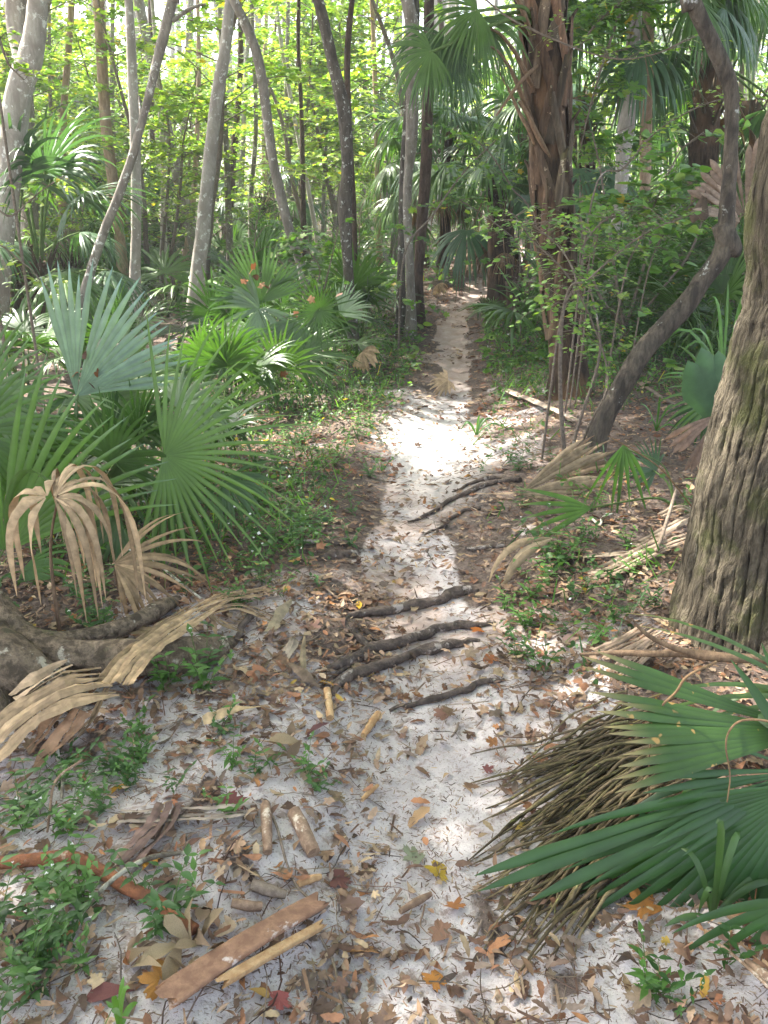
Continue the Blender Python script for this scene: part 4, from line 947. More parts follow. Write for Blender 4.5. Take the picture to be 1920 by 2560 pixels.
# the long fallen dead frond, lower left: stalk of split strips bending down over the roots
def strip_bundle(name, label, segs, col, group=None, cat='dead frond', seed=1):
    """segs: list of (points [(px,py,height above ground)], width m)"""
    r_ = random.Random(seed); base = gp(*segs[0][0][0][:2])
    t = empty(name, base, label, cat, group)
    for pts, w, n in segs:
        if n > 1: n, w = int(n * 1.4 + .5), w * .85
        for q in range(n):
            mb = MB(); P = []
            off = (q - (n - 1) / 2) * w * 1.1
            for (px, py, h) in pts:
                p = gp(px, py); d = ray(px, py)
                # lift towards the eye so the mark stays in place
                if h: p = gp(px, py, h)
                P.append(p)
            P = catmull(P, 5); T = nrm(np.gradient(P, axis=0)); Sd = nrm(np.cross(T, [0, 0, 1]));
            P = P + Sd * off + np.array([0, 0, 1]) * r_.uniform(0, .012)
            nP = len(P); P = P + np.random.RandomState(seed * 7 + q).normal(size=P.shape) * .0014; wv = w * .55 * np.random.RandomState(seed + q).uniform(.75, 1.2, nP) * (1 - .75 * np.clip((np.linspace(0, 1, nP) - .7) / .3, 0, 1)) * r_.uniform(.8, 1.2)
            ph = r_.uniform(0, 6); an = .5 * np.sin(np.linspace(0, 3, nP) + ph)
            UP = np.cross(Sd, T); S2 = Sd * np.cos(an)[:, None] + UP * np.sin(an)[:, None]; U2 = np.cross(S2, T)
            V = np.stack([P - S2 * wv[:, None], P + U2 * .0022, P + S2 * wv[:, None], P - U2 * .001], 1)
            F = np.array([[i * 4 + j, i * 4 + (j + 1) % 4, (i + 1) * 4 + (j + 1) % 4, (i + 1) * 4 + j] for i in range(nP - 1) for j in range(4)])
            cv_ = np.array(col) * r_.uniform(.6, 1.2) * np.random.RandomState(q + seed).uniform(.75, 1.2, (nP, 1, 1)) * np.ones((nP, 4, 1)); mb.add(V.reshape(-1, 3), F, cv_.reshape(-1, 3)); mb.build('strip', M['deadfan'], t, base, smooth=False)
    return t
strip_bundle('fallen_frond', 'long tan dead frond draped over the roots at lower left', [
    ([(-40,1880,.06),(60,1790,.13),(170,1725,.19),(275,1710,.17)], .030, 5),
    ([(280,1715,.17),(340,1640,.15),(430,1570,.12),(520,1515,.08)], .020, 5),
    ([(505,1530,.09),(560,1500,.07),(620,1490,.03),(676,1480,.02)], .012, 5),
    ([(520,1535,.09),(600,1520,.06),(690,1555,.01)], .010, 3),
    ([(520,1535,.09),(560,1560,.06),(615,1580,.02)], .009, 3),
    ([(500,1515,.10),(555,1495,.10),(560,1490,.1)], .012, 2),
    ([(530,1535,.08),(536,1570,.05),(542,1598,.02)], .018, 1),
    ([(320,1578,.06),(400,1580,.06),(480,1570,.06)], .018, 2),
    ([(270,1720,.15),(230,1800,.08),(180,1860,.04)], .010, 2)], (.46, .32, .185), seed=2)
strip_bundle('broken_frond_base', 'broad tan split stalk piece resting on the root at the left edge', [([(40,1755,.13),(100,1710,.15),(180,1665,.17)], .045, 2)], (.46, .33, .21), seed=3)
strip_bundle('broken_frond_base', 'reddish tan split stalk hanging down below the long dead frond', [([(180,1770,.13),(130,1840,.08),(80,1900,.03)], .04, 3), ([(175,1790,.1),(110,1900,.03),(45,1970,.01)], .014, 1)], (.42, .25, .145), seed=4)
strip_bundle('dry_strip', 'curved tan strip lying below the fallen frond on the sandy slope', [([(510,1805,.02),(580,1780,.04),(665,1768,.02)], .03, 1)], (.48, .35, .2), cat='dead strip', seed=5)
strip_bundle('dry_strip', 'pale flat strip lying near the roots at the trail edge', [([(675,1585,.02),(700,1540,.03),(728,1505,.02)], .035, 1)], (.5, .4, .26), cat='dead strip', seed=6)
strip_bundle('dry_strip', 'upright tan splinter beside the trail roots', [([(757,1700,.01),(758,1640,.05),(762,1590,.1)], .022, 1)], (.5, .38, .22), cat='dead strip', seed=7)
strip_bundle('dry_strip', 'grey tan curved strip left of the upright splinter', [([(712,1630,.02),(735,1600,.05),(715,1660,.01)], .03, 1)], (.42, .34, .25), cat='dead strip', seed=8)
strip_bundle('dry_strip', 'brown strip beside the tan splinter and trail roots', [([(730,1660,.03),(750,1680,.04),(800,1720,.01)], .03, 1)], (.3, .21, .14), cat='dead strip', seed=18)
strip_bundle('fibrous_strip', 'long greyish fibrous stalk lying across the sand at lower left', [([(300,2045,.02),(430,2040,.02),(530,2035,.03),(640,2025,.02)], .022, 2)], (.42, .34, .27), cat='dead strip', seed=9)
strip_bundle('bark_strip', 'purplish brown bark strip below the fibrous stalk', [([(425,2010,.03),(405,2060,.02),(350,2120,.02),(285,2180,.01)], .028, 2)], (.22, .14, .11), cat='bark strip', seed=10)
strip_bundle('dry_strip', 'bleached strip lying among litter under the arching pale strip', [([(1340,1400,.01),(1450,1395,.02),(1570,1385,.02)], .015, 2)], (.45, .36, .26), cat='dead strip', seed=11)
strip_bundle('fallen_frond', 'bleached frond strips fanned on the litter left of the mossy trunk', [([(1470,1440,.02),(1540,1420,.03),(1640,1370,.03),(1720,1340,.05)], .018, 4), ([(1650,1290,.05),(1700,1270,.08),(1740,1290,.05)], .014, 3), ([(1590,1370,.02),(1700,1310,.04),(1750,1280,.04)], .02, 2)], (.42, .32, .23), seed=12)
strip_bundle('fallen_frond', 'brown frond strips at the foot of the mossy trunk', [([(1500,1640,.04),(1570,1610,.05),(1640,1570,.06)], .014, 5), ([(1540,1690,.03),(1600,1640,.05),(1660,1600,.08)], .012, 4)], (.33, .24, .17), seed=13)
strip_bundle('fallen_palm_stalk', 'long pale fallen stalk between the boot covered palm and the elbow tree', [([(1265,975,.04),(1340,1005,.05),(1420,1040,.06),(1480,1062,.06)], .035, 1)], (.42, .32, .25), cat='palm stalk', seed=14)
strip_bundle('fallen_palm_stalk', 'pale fallen stalk on the ground right of the elbow tree', [([(1600,960,.04),(1660,1000,.05),(1740,1035,.05)], .035, 1)], (.45, .34, .26), cat='palm stalk', seed=15)
strip_bundle('dry_strip', 'long thin tan strip lying beside the folded tan fan', [([(1185,1236,.03),(1260,1235,.03),(1310,1232,.03)], .016, 1)], (.5, .36, .24), cat='dead strip', seed=16)

# ================================================================== roots across the trail
MARKS = []
def rod(name, label, cat, pts, mat, sides=10, m=6, wob=.15, lump=.1, group=None, seed=1, sink=.35, flat=None, col=(1, 1, 1), kids=None):
    """pts: (px, py, width px, height of the axis above ground in radii or None)"""
    P = []; rr = []
    for q in pts:
        px, py, w = q[:3]; lift = q[3] if len(q) > 3 else None
        p = gp(px, py); r_ = w / 2 / FPX * depth_of(p)
        p[2] = g(p[0], p[1]) + (r_ * (1 - sink) + .010 if lift is None else lift + .008); P.append(p); MARKS.append((p[0], p[1], r_)); rr.append(r_)
    if name == 'tree_root':
        q_ = np.random.RandomState(seed * 3); Q_ = catmull(np.hstack([np.array(P), np.array(rr)[:, None]]), 3); Q_[1:-1, :2] += q_.normal(size=(len(Q_) - 2, 2)) * .007; Q_[1:-1, 3] *= q_.uniform(.75, 1.2, len(Q_) - 2); P = [w_[:3] for w_ in Q_]; rr = list(Q_[:, 3]); m = 4
    base = P[0].copy(); mb = MB(); tube(mb, P, rr, sides, m, wob=wob, lump=lump, seed=seed, flat=flat, col=col)
    if kids:
        for kp in kids:
            K = []; kr = []
            for (px, py, w) in kp:
                p = gp(px, py); r_ = w / 2 / FPX * depth_of(p); p[2] = g(p[0], p[1]) + r_ * .6; K.append(p); kr.append(r_)
            tube(mb, K, kr, 8, m, wob=wob, lump=lump, seed=seed + 3, col=col)
    o = mb.build(name, M[mat], None, base); return tag(o, label, cat, group)
ROOTS = [
 ('tree_root', 'uppermost thick root across the trail with pale sand on its left end', [(850,1555,10,-.01),(900,1542,22),(1010,1528,26),(1100,1505,26),(1160,1484,26),(1195,1478,16,-.01)]),
 ('tree_root', 'second thick root across the trail, forking at its left end', [(790,1680,12,-.01),(860,1660,26),(960,1625,30),(1060,1592,28),(1150,1570,24),(1240,1558,12,-.01)], [[(800,1720,6),(870,1668,14),(930,1640,16)]]),
 ('tree_root', 'third thick dark root across the trail, just below the second', [(830,1740,14,-.01),(865,1700,28),(950,1675,30),(1050,1640,30),(1130,1615,26),(1200,1602,12,-.01)]),
 ('tree_root', 'thin lowest root across the trail', [(975,1778,8,-.005),(1050,1765,16),(1140,1738,18),(1220,1712,14),(1260,1700,8,-.005)]),
 ('tree_root', 'short forked root running down the slope left of the trail roots', [(822,1535,10),(860,1570,18),(890,1600,20),(920,1625,18),(935,1640,10,-.01)], [[(860,1545,8),(900,1570,12),(945,1605,8)]]),
 ('tree_root', 'thin root at the right trail edge below the bright sand patch', [(1020,1305,6,-.01),(1080,1285,9),(1140,1250,11),(1220,1215,13),(1300,1203,16)], ),
 ('tree_root', 'curved root coming out of the litter by the folded tan fan', [(1130,1230,6,-.01),(1180,1212,10),(1240,1200,13),(1300,1206,14)]),
 ('tree_root', 'thin root branching on the trail below the folded tan fan', [(1060,1340,5,-.01),(1110,1320,8),(1150,1285,9),(1200,1275,8)]),
 ('tree_root', 'straight thin root lying parallel at the right trail edge', [(1165,1375,10),(1220,1374,12),(1260,1368,10)]),
 ('tree_root', 'thin dark root left of the trail behind the fallen frond', [(690,1352,10),(760,1360,12),(840,1362,14),(900,1370,8,-.01)]),
 ('tree_root', 'buried root ledge left of the trail above the row of roots', [(770,1398,14,-.02),(830,1390,24,-.01),(890,1385,24,-.01)]),
 ('tree_root', 'small knobbly root standing out of the dark slope above the fallen frond', [(630,1430,14),(640,1460,16),(640,1490,12)]),
 ('tree_root', 'short grey root under the fanned end of the fallen frond', [(640,1540,14,.02),(610,1580,20,.02),(590,1610,14)]),
]
for k, r_ in enumerate(ROOTS): rod(r_[0], r_[1], 'root', r_[2], 'root', seed=k + 3, wob=.28, lump=.22, kids=r_[3] if len(r_) > 3 else None, sink=.75)
# buttress of the fallen tree at the left edge
def mass(name, label, cat, groups, mat, seed=1, sides=22):
    base = gp(*groups[0][1][:2]); base = np.array(base); t = empty(name, base, label, cat)
    for k, (nm, *pts) in enumerate(groups):
        P = []; rr = []
        for (px, py, w, h) in pts:
            p = gp(px, py, h); P.append(p); rr.append(w / 2 / FPX * depth_of(p))
        mb = MB(); tube(mb, P, rr, sides, 8, wob=.16, lump=.10, seed=seed + k); mb.build(nm, M[mat], t, base)
    return t
mass('toppled_tree', 'toppled tree base with thick spreading roots at the left edge', 'fallen tree', [
 ('root', (-60,1560,170,.10), (20,1590,120,.12), (110,1625,80,.11), (200,1640,74,.10), (300,1640,84,.09), (400,1640,90,.07), (500,1632,86,.04), (580,1610,40,-.01)),
 ('root', (-60,1640,200,.12), (20,1665,150,.11), (90,1695,110,.08), (160,1730,80,.03), (220,1770,50,-.03)),
 ('root', (60,1595,70,.12), (140,1600,46,.11), (230,1590,46,.10), (330,1560,44,.08), (400,1520,40,.05), (445,1500,26,.0)),
 ('root', (-60,1750,150,.05), (0,1790,110,.0), (60,1830,60,-.05)),
 ('stub', (-80,1500,120,.2), (-30,1530,110,.18), (30,1590,90,.14), (60,1610,60,.1)),
], 'log', 7)

# ================================================================== sticks in the foreground
rod('orange_stick', 'rotting orange brown stick lying bent in the lower left foreground', 'stick', [(-20,2175,30),(90,2165,32),(175,2160,34),(243,2188,34),(320,2235,36),(400,2275,34),(440,2310,34),(490,2340,28)], 'orange', 12, 6, .12, .12, seed=4)
rod('lichen_twig', 'white lichen covered twig crossing the orange stick', 'twig', [(215,2300,10,.02),(270,2250,12,.035),(340,2210,13,.05),(400,2170,13,.03),(480,2140,9)], 'lichen', 8, 6, .2, .25, seed=5, col=(.7, .66, .6))
def board(name, label, p0, p1, w, th, mat, lift=.026, cat='palm stalk'):
    a = gp(*p0); b = gp(*p1); MARKS.extend([(*(a * (1 - f) + b * f)[:2], w / 2) for f in np.linspace(0, 1, 12)]); lift = lift + .012; a[2] = g(a[0], a[1]) + lift; b[2] = g(b[0], b[1]) + lift
    n = 14; P = np.array([a * (1 - f) + b * f for f in np.linspace(0, 1, n)]); P[:, 2] = np.maximum(P[:, 2], G(P[:, 0], P[:, 1]) + lift)
    P[:, 2] = np.polyval(np.polyfit(np.linspace(0, 1, n), P[:, 2], 2), np.linspace(0, 1, n)) + .004
    T = nrm(b - a); S = nrm(np.cross(T, [0, 0, 1])); U = np.cross(S, T); r_ = random.Random(3)
    ang = np.linspace(0, 2 * math.pi, 16, endpoint=False)
    rows = []
    for k, p in enumerate(P):
        f = k / (n - 1); ww = w * (1 - .22 * f) * (1 + r_.uniform(-.03, .03)); q = []
        for a_ in ang:
            cx = math.copysign(abs(math.cos(a_)) ** .45, math.cos(a_)); sy = math.copysign(abs(math.sin(a_)) ** .6, math.sin(a_))
            q.append(p + S * ww / 2 * cx + U * th / 2 * (sy - .5 * (1 - cx * cx)) + T * (r_.uniform(-.02, .02) if k in (0, n - 1) else 0))
        rows.append(q)
    V = np.array(rows).reshape(-1, 3); m_ = len(ang)
    F = np.array([[i * m_ + j, i * m_ + (j + 1) % m_, (i + 1) * m_ + (j + 1) % m_, (i + 1) * m_ + j] for i in range(n - 1) for j in range(m_)])
    mb = MB(); mb.add(V, F)
    for e, s_ in ((0, 1), (n - 1, -1)):
        ring = V[e * m_:(e + 1) * m_]; f = np.array([[0, 1 + j, 1 + (j + 1) % m_][::s_] for j in range(m_)]); mb.add(np.vstack([ring.mean(0), ring]), f, (.8, .7, .6))
    o = mb.build(name, M[mat], None, a); return tag(o, label, cat)
board('flat_stalk', 'broad flat reddish brown palm stalk in the bottom foreground', (425,2525), (795,2285), .064, .016, 'board')
rod('dark_stub', 'dark broken end poking out under the broad flat palm stalk', 'stick', [(740,2310,14),(785,2292,20),(818,2276,14)], 'twig', 8, 4, .2, .2, seed=9)
board('split_stick', 'thin split yellowish stick beside the broad flat palm stalk', (565,2488), (800,2348), .026, .016, 'wood', cat='stick')
STK = [
 ('stick', 'pale short stick standing almost straight, upper of the pair left of the trail', [(664,2025,26),(667,2080,28),(670,2145,24)], 'stick'),
 ('stick', 'thick pale grey stick leaning beside the upright pale stick', [(735,2045,36),(760,2095,40),(785,2150,38)], 'stick'),
 ('stick', 'short tan stick at the foot of the roots crossing the trail', [(818,1735,18),(822,1770,20),(826,1808,20)], 'wood'),
 ('stick', 'small tan stick on the trail right of the roots foot', [(945,1795,18),(925,1825,20),(908,1850,16)], 'wood'),
 ('stick', 'dark brown stub on the sand above the broad flat stalk', [(630,2225,30),(670,2240,30),(715,2250,22)], 'twig'),
 ('stick', 'brown log piece on the sand below the dark brown stub', [(580,2270,20),(620,2278,26),(655,2280,24)], 'stick'),
 ('wood_chip', 'cream coloured wood chip above the end of the broad flat stalk', [(745,2222,16),(775,2212,20),(802,2202,14)], 'wood'),
 ('wood_chip', 'long tan chip on the sand in the trail bottom', [(1000,2290,14),(1040,2268,20),(1078,2245,12)], 'stick'),
 ('wood_chip', 'slim cream chip lying above the sandy trail centre', [(905,2010,10),(925,1990,14),(945,1972,8)], 'wood'),
 ('twig', 'long thin dark twig running down the sand left of the trail', [(655,2005,6),(690,2070,7),(715,2160,7),(740,2220,7),(780,2260,7),(825,2275,5)], 'twig'),
 ('twig', 'thin curved grey twig at the bottom of the trail', [(800,2350,7),(835,2420,8),(850,2500,8),(870,2570,7)], 'twig'),
 ('twig', 'thin dark curved twig left of the yellow leaf', [(870,2225,5),(900,2235,6),(935,2240,6),(960,2255,4)], 'twig'),
 ('twig', 'small forked twig on the sand near the thin lowest root', [(1128,1850,5),(1140,1835,6),(1146,1815,6)], 'twig'),
 ('twig', 'short twig on the sand at the bottom right of the trail', [(1165,2370,6),(1190,2345,7),(1204,2310,6)], 'twig'),
 ('twig', 'thin white forked twig above the fallen frond at left', [(330,1430,5,.1),(400,1465,6,.09),(450,1490,7,.06),(505,1518,5,.03)], 'lichen'),
 ('twig', 'pale twig with lichen among the weeds at left', [(145,1880,10,.03),(150,1920,10,.03),(160,1960,10,.02),(155,2010,8)], 'lichen'),
 ('twig', 'long arching pale stem over the weeds left of the sand', [(215,1965,7,.08),(150,2010,7,.07),(130,2060,7,.03),(120,2090,6)], 'stick'),
 ('twig', 'grey white twig in the litter below the folded tan fan', [(1475,1300,6),(1500,1320,7),(1505,1300,5),(1530,1290,4)], 'lichen'),
 ('twig', 'dark stick leaning in the litter left of the mossy trunk', [(1640,1400,8,.03),(1665,1340,9,.1),(1680,1305,7,.16)], 'twig'),
 ('twig', 'thin dark sticks crossing in the bottom right corner', [(1770,2380,8,.02),(1800,2410,8,.04),(1900,2500,10,.04),(1935,2540,8,.03)], 'stick'),
 ('stick', 'bleached stick entering from the bottom right corner', [(1860,2440,24,.03),(1900,2480,26,.04),(1960,2530,28,.05)], 'stick'),
]
for k, (nm, lb, pts, mt) in enumerate(STK): rod(nm, lb, nm.replace('_', ' '), pts, mt, 8, 5, .12, .12, seed=k + 40, col=(1.15, 1.1, 1.05))
# the grey dead branch lying against the mossy trunk, and its curling tendrils
t = empty('dead_branch', at(1960, 1655, 1.95), 'pinkish grey dead branch lying across the foot of the mossy trunk', 'branch')
mb = MB(); b0 = np.array(t.location); tube(mb, [at(1450,1635,2.2), at(1560,1632,2.15), at(1640,1635,2.1), at(1700,1632,2.08), at(1800,1643,2.0), at(1900,1648,1.98), at(2000,1655,1.95)], [.004,.009,.010,.014,.014,.014,.016], 8, 5, wob=.15, lump=.1); mb.build('stem', M['deadstalk'], t, b0)
mb = MB(); tube(mb, [at(1740,1637,2.04), at(1660,1610,2.08), at(1610,1580,2.1), at(1582,1550,2.1)], [.010,.008,.006,.003], 7, 5, wob=.1); mb.build('side_stem', M['deadstalk'], t, b0)
def tendril(label, pts, Y, r_):
    mb = MB(); P = [at(px, py, Y + dy) for px, py, dy in pts]; tube(mb, P, [r_ * (1 - .6 * k / len(P)) for k in range(len(P))], 6, 6, wob=.1, col=(1.1, 1.05, .9)); o = mb.build('tendril', M['deadstalk'], None, P[0]); return tag(o, label, 'tendril')
tendril('brown curling tendril hanging in front of the mossy trunk foot', [(1790,1655,.1),(1720,1690,0),(1690,1730,0),(1655,1765,0),(1640,1810,0),(1625,1870,0),(1622,1960,.0),(1624,2010,.0)], 1.6, .0035)
tendril('thin loop of tendril beside the brown curling one', [(1640,1775,0),(1628,1800,0),(1640,1825,0),(1660,1815,0),(1655,1790,0)], 1.6, .002)
tendril('pale tendril hooking down over the dark palmetto fronds', [(1960,1812,0),(1900,1800,0),(1850,1803,0),(1822,1830,0),(1815,1870,0),(1825,1940,0),(1818,2005,0)], 1.45, .003)
tendril('fine straight stem rising beside the folded tan fan', [(1740,1280,0),(1660,1180,0),(1600,1135,0),(1520,1090,0)], 3.2, .004)
# ================================================================== shrubs and saplings
def shrub(name, label, stems, Y, leafsz, kind, nb, per, seed, base, tmpl=None, group=None, cat='shrub', mat='weed', spread=.35, stemmat='twig', start=.3):
    """stems: lists of (px,py,width px,dY)"""
    b = gp(*base); r = np.random.RandomState(seed); t = empty(name, b, label, cat, group); tm = tmpl or OVAL
    cr = MB()
    for st in stems:
        mb = MB(); P = [at(px, py, Y + dy) for px, py, w, dy in st]; rr = [w / 2.6 / FPX * Y for px, py, w, dy in st]
        if st[0][1] > 0 and P[0][2] > g(P[0][0], P[0][1]) + .1: P = [np.array([P[0][0] - .05, P[0][1] + .05, g(P[0][0], P[0][1]) - .02])] + P; rr = [rr[0] * 1.2] + rr
        Q, _ = tube(mb, P, rr, 6, 6, wob=.1, lump=.05)
        for k in range(nb):
            i = r.randint(int(len(Q) * start), len(Q)); p0 = Q[i]; a = r.uniform(0, 6.28)
            o = nrm([math.cos(a), math.sin(a) * .8, r.uniform(-.15, .35)]); ln = spread * r.uniform(.4, 1.2)
            C3 = catmull([p0, p0 + o * ln * .5 + [0, 0, .03], p0 + o * ln - [0, 0, .05]], 8)
            tube(mb, C3[::3], [.0022, .0018, .0014, .001, .0008, .0007][:len(C3[::3])], 4, 1, cap=False)
            m_ = int(per * r.uniform(.5, 1.5)); ii = r.randint(2, len(C3), m_); side = nrm(np.cross(o, [0, 0, 1])); sg = r.choice([-1, 1], m_)[:, None]
            dd = nrm(o + side * sg * r.uniform(.4, 1.4, (m_, 1)) - [0, 0, .25] + r.normal(size=(m_, 3)) * .2); nn = nrm(r.normal(size=(m_, 3)) * .4 + [0, -.25, 1])
            scatter(cr, *tm, C3[ii] + r.normal(size=(m_, 3)) * .008, dd, nn, leafsz * r.uniform(.6, 1.25, m_), green_mix(m_, kind, r))
        mb.build('stem', M[stemmat], t, b)
    cr.build('leaves', M[mat], t, b); return t
shrub('thin_shrub', 'spindly leafy shrub of grey stems in front of the boot covered palm', [
    [(1412,1150,16,0),(1404,1050,15,0),(1400,940,14,0),(1403,830,13,0),(1412,760,9,0),(1440,700,7,.0),(1400,620,5,.1),(1330,560,4,.1)],
    [(1425,1140,12,0),(1450,1050,11,.1),(1490,930,10,.1),(1500,850,8,.1),(1480,740,7,.2),(1450,640,6,.2),(1500,560,5,.2),(1560,530,4,.2)],
    [(1440,1140,9,0),(1480,1050,9,.1),(1520,960,8,.2),(1495,840,6,.3),(1420,690,5,.3),(1330,600,4,.3),(1290,540,3,.3)],
    [(1410,760,8,0),(1470,700,7,0),(1560,620,6,.1),(1640,570,5,.1),(1720,540,4,.1)]], gp(1412,1150)[1], .036, 'mid', 34, 10, 3, (1412,1150), start=.4)
shrub('broad_leaved_vine', 'vine of pale broad heart shaped leaves between the pale pair and the elbow tree', [
    [(1560,700,6,0),(1600,600,6,0),(1650,480,5,0),(1700,380,5,0),(1760,330,4,0)],
    [(1620,680,5,0),(1680,560,5,0),(1740,500,5,0),(1790,440,4,0)],
    [(1480,620,5,0),(1540,540,5,0),(1640,500,4,0),(1700,460,4,0)],
    [(1500,560,5,.2),(1580,500,5,.2),(1700,440,4,.2)]], 5.6, .085, 'mid', 26, 7, 6, (1560,1000), tmpl=outline_leaf([(.01,0),(.26,.04),(.36,.3),(.22,.66),(0,1)], .1, .2), cat='vine', spread=.4, start=.1)
shrub('dense_shrub', 'dense dark small leaved shrub right of the boot covered palm', [
    [(1560,830,12,0),(1540,700,10,0),(1520,560,8,0),(1500,420,6,0),(1480,330,4,0)],
    [(1560,830,12,0),(1600,700,10,.2),(1640,560,8,.3),(1690,450,6,.3)],
    [(1560,830,12,0),(1500,740,10,-.2),(1460,620,8,-.2),(1450,480,6,-.2)],
    [(1570,830,10,0),(1640,740,8,.1),(1720,640,8,.1),(1760,540,5,.1)]], 7.2, .036, 'dark', 50, 26, 9, (1560,900), spread=.55, start=.15)
shrub('leafy_branch', 'bright green lobed leaves hanging beside the top of the boot covered palm', [
    [(1580,-60,12,0),(1540,60,9,0),(1500,180,7,0),(1470,290,5,0),(1450,380,3,0)],
    [(1560,0,8,0),(1490,60,6,0),(1450,120,4,0)],[(1620,-50,8,.3),(1560,150,6,.3),(1540,280,5,.3),(1500,400,4,.3)]], 7.6, .085, 'mid', 30, 10, 12, (1600,1000), tmpl=LOB[0], mat='leaf', spread=.5, start=.1, cat='tree branch')
shrub('leafy_branch', 'sunlit sprays of lobed leaves right of the drooping palm fans', [
    [(1010,640,7,0),(1080,540,6,0),(1160,430,5,0),(1240,350,4,0)],[(1330,560,6,0),(1280,470,5,0),(1230,390,4,0),(1180,340,3,0)],[(1300,640,6,.3),(1240,560,5,.3),(1150,500,4,.3)]], 8.2, .065, 'mid', 22, 11, 13, (1300,860), tmpl=LOB[1], mat='leaf', spread=.45, start=.1, cat='tree branch')
shrub('yellow_leaf_branch', 'slender branch with yellowing leaves crossing above the leafy vine', [
    [(1480,500,6,0),(1560,420,6,0),(1640,330,5,0),(1740,270,4,0),(1830,240,3,0)],[(1190,-20,6,.3),(1300,60,5,.2),(1500,140,5,.1),(1620,140,4,0),(1740,90,4,0)]], 5.4, .036, 'sun', 26, 8, 15, (1500,1000), spread=.28, cat='tree branch')
shrub('leafy_branch', 'thin branch of pale yellow green leaves beside the pale forked tree', [
    [(-30,560,7,0),(30,540,6,0),(100,480,4,0),(160,440,3,0)],[(-20,640,6,0),(60,660,5,0),(100,700,4,0),(140,740,3,0)],[(-20,100,8,0),(20,160,6,0),(60,200,4,0)]], 6.0, .055, 'sun', 12, 9, 16, (60,1000), spread=.2, cat='tree branch', start=.3)
shrub('leafy_branch', 'mid green sprays low between the bowed tree and the kinked lichen tree', [
    [(760,780,6,0),(800,680,5,0),(760,620,4,0),(700,590,3,0)],[(800,780,6,0),(830,640,5,0),(850,560,4,0)],[(780,780,5,0),(720,680,4,0),(690,640,3,0)]], 7.8, .07, 'mid', 20, 8, 17, (780,960), tmpl=LOB[2], spread=.35, cat='shrub', mat='leaf')

def px_at(px, Y): return at(px, 900, Y)[0]
used = []
def place(px, Y, k, label, group, sc=1, **kw): return sapling(px_at(px, Y), Y, k, label, group, sc, **kw)
rr_ = random.Random(99)
# young trees filling the woods, nearer ones first
for k in range(135):
    Y = 11.5 + (k / 135) ** 1.1 * 22 + rr_.uniform(-.5, .5)
    px = rr_.uniform(-150, 1000) if k % 3 else rr_.uniform(950, 2050)
    if abs(px_at(px, Y) - xc(Y)) < 1.3 + (Y > 14) * .5: continue
    sx_, sy_ = px_at(px, Y) + 2.2, Y - 1.5
    if 8 < sy_ < 18 and abs(sx_ - xc(sy_)) < 1.3: continue
    kind = rr_.choice([0, 1, 3, 3, 1, 0]) if px < 1150 else rr_.choice([0, 2, 6, 6, 3, 4])
    place(px, Y, kind, 'young lobed leaf tree among the far woods', 'young trees filling the woods', rr_.uniform(.8, 1.25) * (1 if Y < 18 else 1.25))
for k in range(70):
    Y = 8.2 + rr_.random() ** 1.1 * 10; px = rr_.uniform(-100, 2000)
    if abs(px_at(px, Y) - xc(Y)) < 1.2: continue
    if px < 640 and Y < 10.8: continue
    place(px, Y, rr_.choice([4, 5, 5, 2]), 'low leafy bush on the woodland floor', 'low bushes on the woodland floor', rr_.uniform(.6, 1.0), name='low_bush', cat='bush')
# low palmettos through the woods
for k in range(64):
    Y = 8.0 + rr_.random() ** 1.0 * 12; px = rr_.uniform(-100, 2000) if k % 2 else rr_.uniform(1180, 2050)
    x = px_at(px, Y)
    if abs(x - xc(Y)) < 1.35: continue
    if px < 640 and Y < 10.5: continue
    low_palm(x, Y, 'low green palmetto growing in the woods', 'palmettos through the woods', rr_.choice([6, 7, 8]), rr_.uniform(.9, 1.35), seed=k)
# placed palmettos
for k, (px, py, n, sc, lb) in enumerate([(900,850,8,1.0,'bright palmetto against the foot of the dark narrow trunk'), (930,800,7,.8,'low palmetto just left of the trail beyond the slim trailside tree'),
    (1225,810,6,.4,'small blue green palmetto hanging over the right trail edge'), (1380,860,8,1.0,'palmetto just behind the boot covered palm'), (1600,850,9,1.1,'large palmetto behind the elbow tree'),
    (1760,900,9,1.1,'palmetto between the elbow tree and mossy trunk'), (560,900,8,.9,'palmetto left of the spiky centre palmetto'), (60,960,8,.9,'palmetto at the left edge in front of the burnt foot palm'),
    (1480,780,9,1.1,'palmetto behind the thin leafy shrub'), (1850,800,9,1.2,'tall palmetto at the right edge behind the mossy trunk'), (480,1000,7,.7,'small dull palmetto behind the large bright green one'),
    (330,1250,7,.75,'palmetto filling the hollow between the blue and the bright green ones'), (100,1330,8,.8,'palmetto crowding the left edge behind the drooping dead fan'), (500,1180,6,.6,'short palmetto at the back of the bright green one'), (820,930,7,.8,'palmetto on the left bank below the kinked lichen tree'), (560,1040,8,.85,'palmetto in front of the spiky centre palmetto, to its left'), (280,930,8,.85,'palmetto behind the blue grey fan'), (700,860,7,.8,'palmetto at the back of the spiky centre group')]):
    p = gp(px, py); low_palm(p[0], p[1], lb, None, n, sc, up=True, seed=200 + k)

